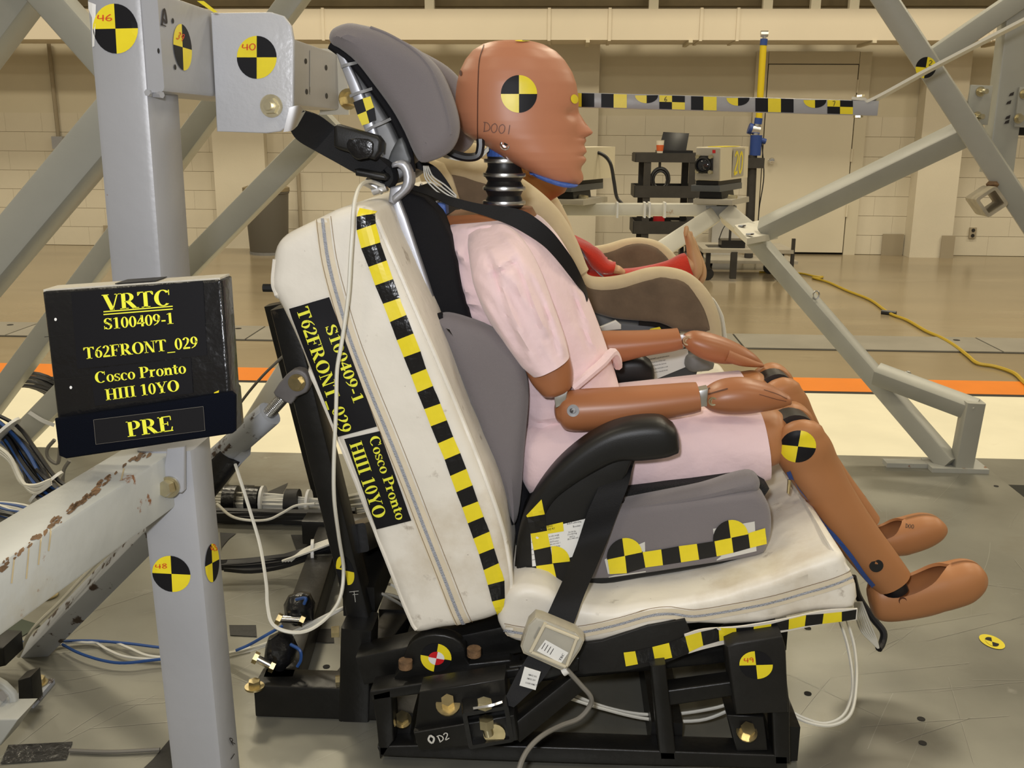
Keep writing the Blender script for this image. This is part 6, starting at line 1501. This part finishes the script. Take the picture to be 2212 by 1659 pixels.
mk('seat_harness', ribbon([(P(1255, 528, 2.06), P(1248, 536, 2.04)), (P(1275, 552, 2.05), P(1267, 560, 2.03)), (P(1300, 582, 2.05), P(1292, 590, 2.03)), (P(1310, 592, 2.05), P(1303, 598, 2.03))], .002), 'belt_grey', cs)
mk('harness_buckle', slab([(1298, 580), (1308, 582), (1314, 592), (1304, 592)], 2.02, 2.03, .002), 'white_plastic', cs)
mk('back_panel', slab([(905, 352), (960, 350), (990, 420), (1000, 470), (960, 470), (920, 420)], YC1 - .01, YC2 + .05, .01, 2, Yt=YC1), 'suede_cream', cs)
hb_ = thing('harness_strap', 'black and white cable harness over the front of the child seat', 'cable', P(1550, 730, 2.1))
mk('black_sleeve', cable([P(x, y, 2.12) for x, y in ((1490, 615), (1520, 640), (1545, 680), (1556, 712), (1562, 740))], .008, 8, 5), 'black_cable', hb_)
for k in range(3): mk('wire', cable([P(x + k * 3, y - k, 2.10) for x, y in ((1512, 634), (1535, 650), (1552, 680), (1557, 700), (1562, 735))], .003, 5, 5), 'white_cable', hb_)

ch = thing('child_dummy', 'small dummy in red fleece with bare feet lying in the child seat', 'crash test dummy', P(1300, 620, 2.1))
YK = 2.12
mk('body', loft([((1105, 440), (1165, 420), .05), ((1125, 500), (1200, 476), .08), ((1155, 555), (1246, 528), .085), ((1210, 605), (1300, 572), .085), ((1265, 640), (1345, 600), .07)], Y=YK, n=28, ex=2.3, round0=.02, round1=.02), 'red_fleece', ch)
cslv = mk('sleeve', loft([((1235, 510), (1260, 540), .035), ((1290, 535), (1275, 575), .034), ((1315, 562), (1300, 592), .032), ((1330, 566), (1322, 592), .028)], Y=2.045, n=20, round0=.02), 'red_fleece', ch)
mk('hand', loft([((1325, 572), (1318, 590), .018), ((1338, 574), (1332, 592), .02), ((1348, 582), (1342, 594), .012)], Y=2.045, n=16, round1=.006), 'child_skin', ch)
for k, (dy, off) in enumerate(((0.0, (0, 0)), (.11, (9, 12)))):
    Y_ = YK - .055 + dy
    o_ = lambda p: (p[0] + off[0], p[1] + off[1])
    s = loft([(o_((1265, 575)), o_((1262, 640)), .04), (o_((1330, 582)), o_((1335, 632)), .04), (o_((1400, 574)), o_((1412, 632)), .038), (o_((1440, 564)), o_((1456, 628)), .038), (o_((1466, 552)), o_((1488, 616)), .038), (o_((1477, 549)), o_((1497, 602)), .037)], Y=Y_, n=24, ex=2.2, round0=.02)
    mk('trouser_leg', crumple(s, .004, 26, 3 + k), 'red_fleece', ch, smooth=60)
    mk('ankle', loft([(o_((1470, 556)), o_((1488, 595)), .024), (o_((1488, 552)), o_((1503, 588)), .022)], Y=Y_, n=18, round1=.01), 'child_skin', ch)
    foot = loft([(o_((1497, 602)), o_((1509, 601)), .013), (o_((1490, 591)), o_((1516, 588)), .020), (o_((1486, 574)), o_((1517, 570)), .022), (o_((1484, 556)), o_((1512, 552)), .022), (o_((1483, 538)), o_((1504, 533)), .023), (o_((1480, 520)), o_((1498, 517)), .025), (o_((1477, 505)), o_((1492, 503)), .022), (o_((1478, 494)), o_((1485, 492)), .012)], Y=Y_, n=20, sub=4, round0=.006, round1=.004)
    fo_ = mk('foot', foot, 'child_skin', ch)
    for j in range(5):
        c = P(*o_((1482 + j * .5, 496 + abs(j - 1) * 3)), Y_ - .018 + j * .009)
        mk('toe', lathe([(.003, -.010), (.0048, -.004), (.0045, .004), (.002, .008)], c, (.1, 0, 1), 8), 'child_skin', fo_)
hc_ = P(1150, 352, YK); tilt = Vector((-.35, 0, .94)); face = Vector((.94, 0, .35))
hsp = lathe([(.012, -.086), (.040, -.080), (.058, -.062), (.068, -.035), (.074, 0), (.073, .030), (.062, .058), (.040, .078), (.012, .087)], hc_, tilt, 28)
ch_h = mk('head', mapv(hsp, lambda v: v + face * .10 * (v - hc_).dot(face)), 'child_skin_dark', ch)
ctr = hc_ + face * .078
mk('nose', lathe([(.010, -.012), (.009, 0), (.005, .010), (.001, .014)], ctr - tilt * .012 - face * .004, face, 12), 'child_skin_dark', ch_h)
for s_ in (-1, 1):
    mk('eye', lathe([(.008, -.004), (.007, .001), (.003, .003)], ctr + Vector((0, s_ * .028, 0)) + tilt * .010 - face * .009, face, 12), 'dummy_dark', ch_h)
    mk('ear', lathe([(.014, -.006), (.016, 0), (.010, .006)], hc_ + Vector((0, s_ * .074, 0)) - tilt * .01, (0, s_, 0), 14), 'child_skin_dark', ch_h)
mk('mouth', lathe([(.012, -.003), (.011, .001), (.004, .002)], ctr - tilt * .038 - face * .010, face, 12), 'dummy_dark', ch_h)
mk('sleeve', loft([((1225, 500), (1245, 530), .035), ((1275, 525), (1262, 562), .034), ((1300, 550), (1288, 580), .032), ((1312, 556), (1306, 580), .028)], Y=2.20, n=20, round0=.02), 'red_fleece', ch)
mk('hand', loft([((1308, 560), (1302, 578), .018), ((1320, 562), (1315, 580), .02), ((1330, 570), (1325, 582), .012)], Y=2.20, n=16, round1=.006), 'child_skin', ch)

# ================================================================= cables, clips and tapes on the deck
random.seed(11)
def bundle(name, label, path, n, spread, r, mats, cat='cable bundle', Yf=None):
    t = thing(name, label, cat, path[len(path) // 2])
    for k in range(n):
        a, d = random.uniform(0, 6.28), random.uniform(.2, 1) * spread
        ox, oz = math.cos(a) * d, math.sin(a) * d
        pts = [Vector(p) + Vector((ox * random.uniform(.6, 1.3), abs(ox) * .5 * random.uniform(-1, 1), oz * random.uniform(.5, 1.3))) for p in path]
        for p in pts: p.z = max(p.z, r + .001)
        mk('wire', cable(pts, r * random.uniform(.8, 1.2), 5, 4), mats[k % len(mats)], t)
    return t
def tie(parent, c, ax, r, m='zip_tie', w=.006):
    c = Vector(c); a, v, u = frame(ax, (0, 0, 1))
    return mk('zip_tie' if m == 'zip_tie' else 'tape_wrap', join(lathe([(r, -w / 2), (r + .0015, -w / 2), (r + .0015, w / 2), (r, w / 2)], c, a, 16)), m, parent)
dz = .03
w1 = [PZ(450, 1080, dz), PZ(520, 1083, dz), PZ(600, 1085, dz), PZ(690, 1092, dz), PZ(760, 1085, dz), PZ(840, 1070, dz)]
b1 = bundle('white_wire_bundle', 'thick bundle of white wires taped to the deck behind the seat', w1, 34, .026, .0028, ['white_cable'])
for x, y, m in ((500, 1080, 'black_tape'), (548, 1082, 'black_tape'), (632, 1088, 'black_tape_matte')): tie(b1, PZ(x, y, dz), (1, .03, 0), .034, m, .03)
for x, y in ((568, 1082), (667, 1090)): tie(b1, PZ(x, y, dz), (1, .03, 0), .035)
w2 = [PZ(450, 1115, dz - .012), PZ(560, 1118, dz - .012), PZ(690, 1120, dz - .012), PZ(760, 1112, dz)]
bundle('black_cable_run', 'run of black cables lying in front of the white wires', w2, 9, .018, .008, ['black_cable'])
w3 = [PZ(470, 1222, .03), PZ(530, 1220, .03), PZ(600, 1212, .035), PZ(660, 1198, .05), PZ(725, 1180, .06), PZ(800, 1150, .06)]
b3 = bundle('black_cable_bundle', 'bundle of thick black cables leading to the seat stand', w3, 6, .014, .0075, ['black_cable'])
for k in range(4): mk('wire', cable([PZ(610 + k * 6, 1212, .04), PZ(660, 1195 - k * 3, .065), PZ(720, 1172 - k * 3, .08)], .0028, 5, 4), 'white_cable', b3)
tie(b3, PZ(676, 1194, .055), (1, .2, 0), .026)
C('thin white wire sagging below the white bundle', [(468, 1088, 1.95), (500, 1115, 1.93), (540, 1124, 1.92), (580, 1122, 1.92), (610, 1108, 1.92), (640, 1092, 1.92), (680, 1088, 1.92)], .003, 'white_cable')
for i, (lab, pts, m) in enumerate((('white signal wire on the deck left of the lower post', [(20, 1392), (60, 1398), (110, 1396), (150, 1388), (200, 1386), (230, 1402), (270, 1418), (330, 1424), (400, 1424), (480, 1412), (540, 1398)], 'white_cable'),
    ('white signal wire twisted beside its twin on the deck', [(15, 1385), (70, 1402), (130, 1386), (190, 1388), (240, 1386), (280, 1400), (320, 1416), (380, 1420), (470, 1416)], 'white_cable'),
    ('upper blue signal wire on the deck', [(40, 1387), (120, 1385), (200, 1384), (280, 1390), (345, 1398), (420, 1402)], 'blue_cable'),
    ('lower blue signal wire sagging on the deck', [(135, 1392), (170, 1410), (220, 1426), (270, 1432), (345, 1424), (420, 1420)], 'blue_cable'))):
    mk('signal_wire', cable([PZ(x, y, .006 + .002 * i) for x, y in pts], .0026, 5, 5), m, label=lab, cat='cable')
for lab, pts, m in (('pair of pale wires running from the post to the stand, upper one', [(490, 1412, 1.5), (560, 1395, 1.48), (640, 1362, 1.45), (720, 1322, 1.45), (800, 1290, 1.45), (840, 1284, 1.5), (880, 1300, 1.55)], 'white_cable'),
    ('pair of pale wires running from the post to the stand, lower one', [(490, 1418, 1.5), (570, 1396, 1.48), (660, 1358, 1.45), (740, 1315, 1.45), (810, 1282, 1.45), (850, 1296, 1.5), (875, 1312, 1.55)], 'white_cable'),
    ('pale wire arching behind the bench back near the stand', [(786, 1282, 1.6), (810, 1266, 1.6), (840, 1262, 1.6), (862, 1275, 1.6), (880, 1300, 1.6)], 'white_cable'),
    ('blue wire looping round the lower shackle', [(510, 1405, 1.4), (540, 1392, 1.4), (575, 1372, 1.38), (610, 1352, 1.4)], 'blue_cable'),
    ('short blue wire hanging from the upper shackle', [(640, 1295, 1.42), (660, 1292, 1.4), (657, 1305, 1.4)], 'blue_cable'),
    ('short blue wire hanging from the lower shackle', [(628, 1392, 1.38), (648, 1405, 1.37), (650, 1425, 1.37), (642, 1440, 1.37)], 'blue_cable'),
    ('white wire inside the stand near the floor, upper one', [(1225, 1495, 1.33), (1300, 1525, 1.33), (1380, 1542, 1.33), (1460, 1542, 1.33), (1540, 1530, 1.33), (1590, 1515, 1.33)], 'white_cable'),
    ('white wire inside the stand near the floor, lower one', [(1220, 1505, 1.315), (1300, 1530, 1.315), (1400, 1553, 1.315), (1510, 1556, 1.315), (1590, 1528, 1.315)], 'white_cable'),
    ('white wire looping on the deck right of the stand, inner one', [(1690, 1526, 1.33), (1740, 1552, 1.31), (1785, 1562, 1.30), (1825, 1540, 1.31), (1842, 1480, 1.35), (1832, 1400, 1.40), (1814, 1340, 1.42)], 'white_cable'),
    ('white wire looping on the deck right of the stand, outer one', [(1692, 1534, 1.32), (1745, 1560, 1.30), (1798, 1566, 1.295), (1838, 1540, 1.305), (1850, 1470, 1.35), (1846, 1400, 1.40), (1830, 1340, 1.42)], 'white_cable'),
    ):
    C(lab, pts, .0026, m)
hw2 = thing('hanging_wire_bundle', 'bundle of white wires with black sleeve hanging under the front of the seat', 'cable bundle', P(1895, 1395, 1.6))
for k in range(6): mk('wire', cable([P(1846 + k * 3, 1300, 1.50), P(1850 + k * 5, 1335, 1.50), P(1862 + k * 5, 1365, 1.50), P(1884 + k * 2, 1388 - k, 1.50), P(1896 + k % 3, 1400, 1.50)], .0015, 5, 5), 'white_cable', hw2)
mk('black_sleeve', cable([P(1842, 1245, 1.55), P(1855, 1290, 1.55), P(1885, 1335, 1.54), P(1908, 1365, 1.53), P(1905, 1390, 1.52), P(1898, 1402, 1.51)], .006, 8, 5), 'black_cable', hw2)
# shackles on the base rail
def shackle(label, a, b, Y, tz):
    t = thing('turnbuckle_shackle', label, 'shackle', P(*a, Y))
    mk('pin', cyl(P(*a, Y), P(*b, Y), .0062, None, 14), 'chrome', t)
    for c in (a, b): mk('end_nut', cyl(P(c[0] - 4, c[1] - 2, Y), P(c[0] + 5, c[1] + 2, Y), .0095, None, 6), 'brass_zinc', t)
    mk('taped_lug', crumple(lathe([(.012, -.03), (.024, -.015), (.026, .005), (.018, .02), (.006, .026)], P((a[0] + b[0]) / 2 + tz[0], (a[1] + b[1]) / 2 + tz[1], Y + .03), (0, .2, 1), 14), .006, 40, a[0]), 'black_tape', t)
shackle('chrome shackle pin on the base rail nearer the seat', (602, 1337), (652, 1340), 1.43, (22, -26))
shackle('chrome shackle pin on the base rail at the front corner', (552, 1421), (588, 1440), 1.36, (35, -28))
# cable bundles at the left edge
le = [P(-40, 905, 2.0), P(20, 945, 1.95), P(60, 1000, 1.9), P(95, 1050, 1.85), P(140, 1085, 1.82)]
b5 = bundle('black_wire_bundle', 'fat black wire bundle with zip ties at the left edge under the sign', le, 26, .030, .0045, ['black_cable', 'black_cable', 'black_cable', 'blue_cable'])
for k in range(3): mk('wire', cable([P(-20, 955 + k * 6, 1.86), P(20, 985 + k * 5, 1.84), P(45, 1035 + k * 3, 1.82), P(75, 1065 - k * 8, 1.8), P(110, 1045 - k * 4, 1.8)], .004, 5, 5), 'white_cable', b5)
for x, y in ((8, 935), (100, 1052)): tie(b5, P(x, y, 1.93 if x < 50 else 1.86), (.7, 0, -.7), .042)
cl5 = thing('hanging_cable_coil', 'hanging coil of dark grey cable behind the left braces', 'cable coil', P(60, 1000, 2.9))
for k in range(14):
    r1_, r2_ = .13 + .012 * (k % 5), .20 + .014 * (k % 4); c = P(60 + (k % 3) * 5, 930, 2.85)
    mk('loop', cable([c + Vector((math.cos(a_ * .5236) * r1_, .012 * (k % 4), math.sin(a_ * .5236) * r2_ * .72)) for a_ in range(13)], .006, 5, 3), 'black_cable' if k % 3 else 'grey_cable', cl5)
fl5 = [PZ(-20, 1095, .02), PZ(40, 1110, .02), PZ(120, 1130, .02), PZ(220, 1165, .02), PZ(300, 1170, .02)]
bundle('mixed_wire_bundle', 'flat bundle of white black and blue wires under the rusty strut', fl5, 14, .03, .0035, ['white_cable', 'black_cable', 'white_cable', 'blue_cable'])
mk('tangled_cable', cable([P(x, y, 2.4) for x, y in ((118, 950), (102, 970), (105, 990), (125, 1000), (130, 960))], .005, 6, 5), 'grey_cable', label='short grey cable loop beside the left side of the sign', cat='cable')
mk('tangled_cable', cable([P(x, y, 2.3) for x, y in ((150, 995), (138, 1015), (135, 1045))], .005, 6, 5), 'grey_cable', label='grey cable end dropping below the sign corner', cat='cable')
C('white cable lying along the speckled tie strut', [(40, 1418, 1.48), (70, 1360, 1.47), (130, 1300, 1.46), (200, 1225, 1.45), (260, 1165, 1.45), (300, 1125, 1.44), (330, 1100, 1.44)], .0032, 'white_cable')
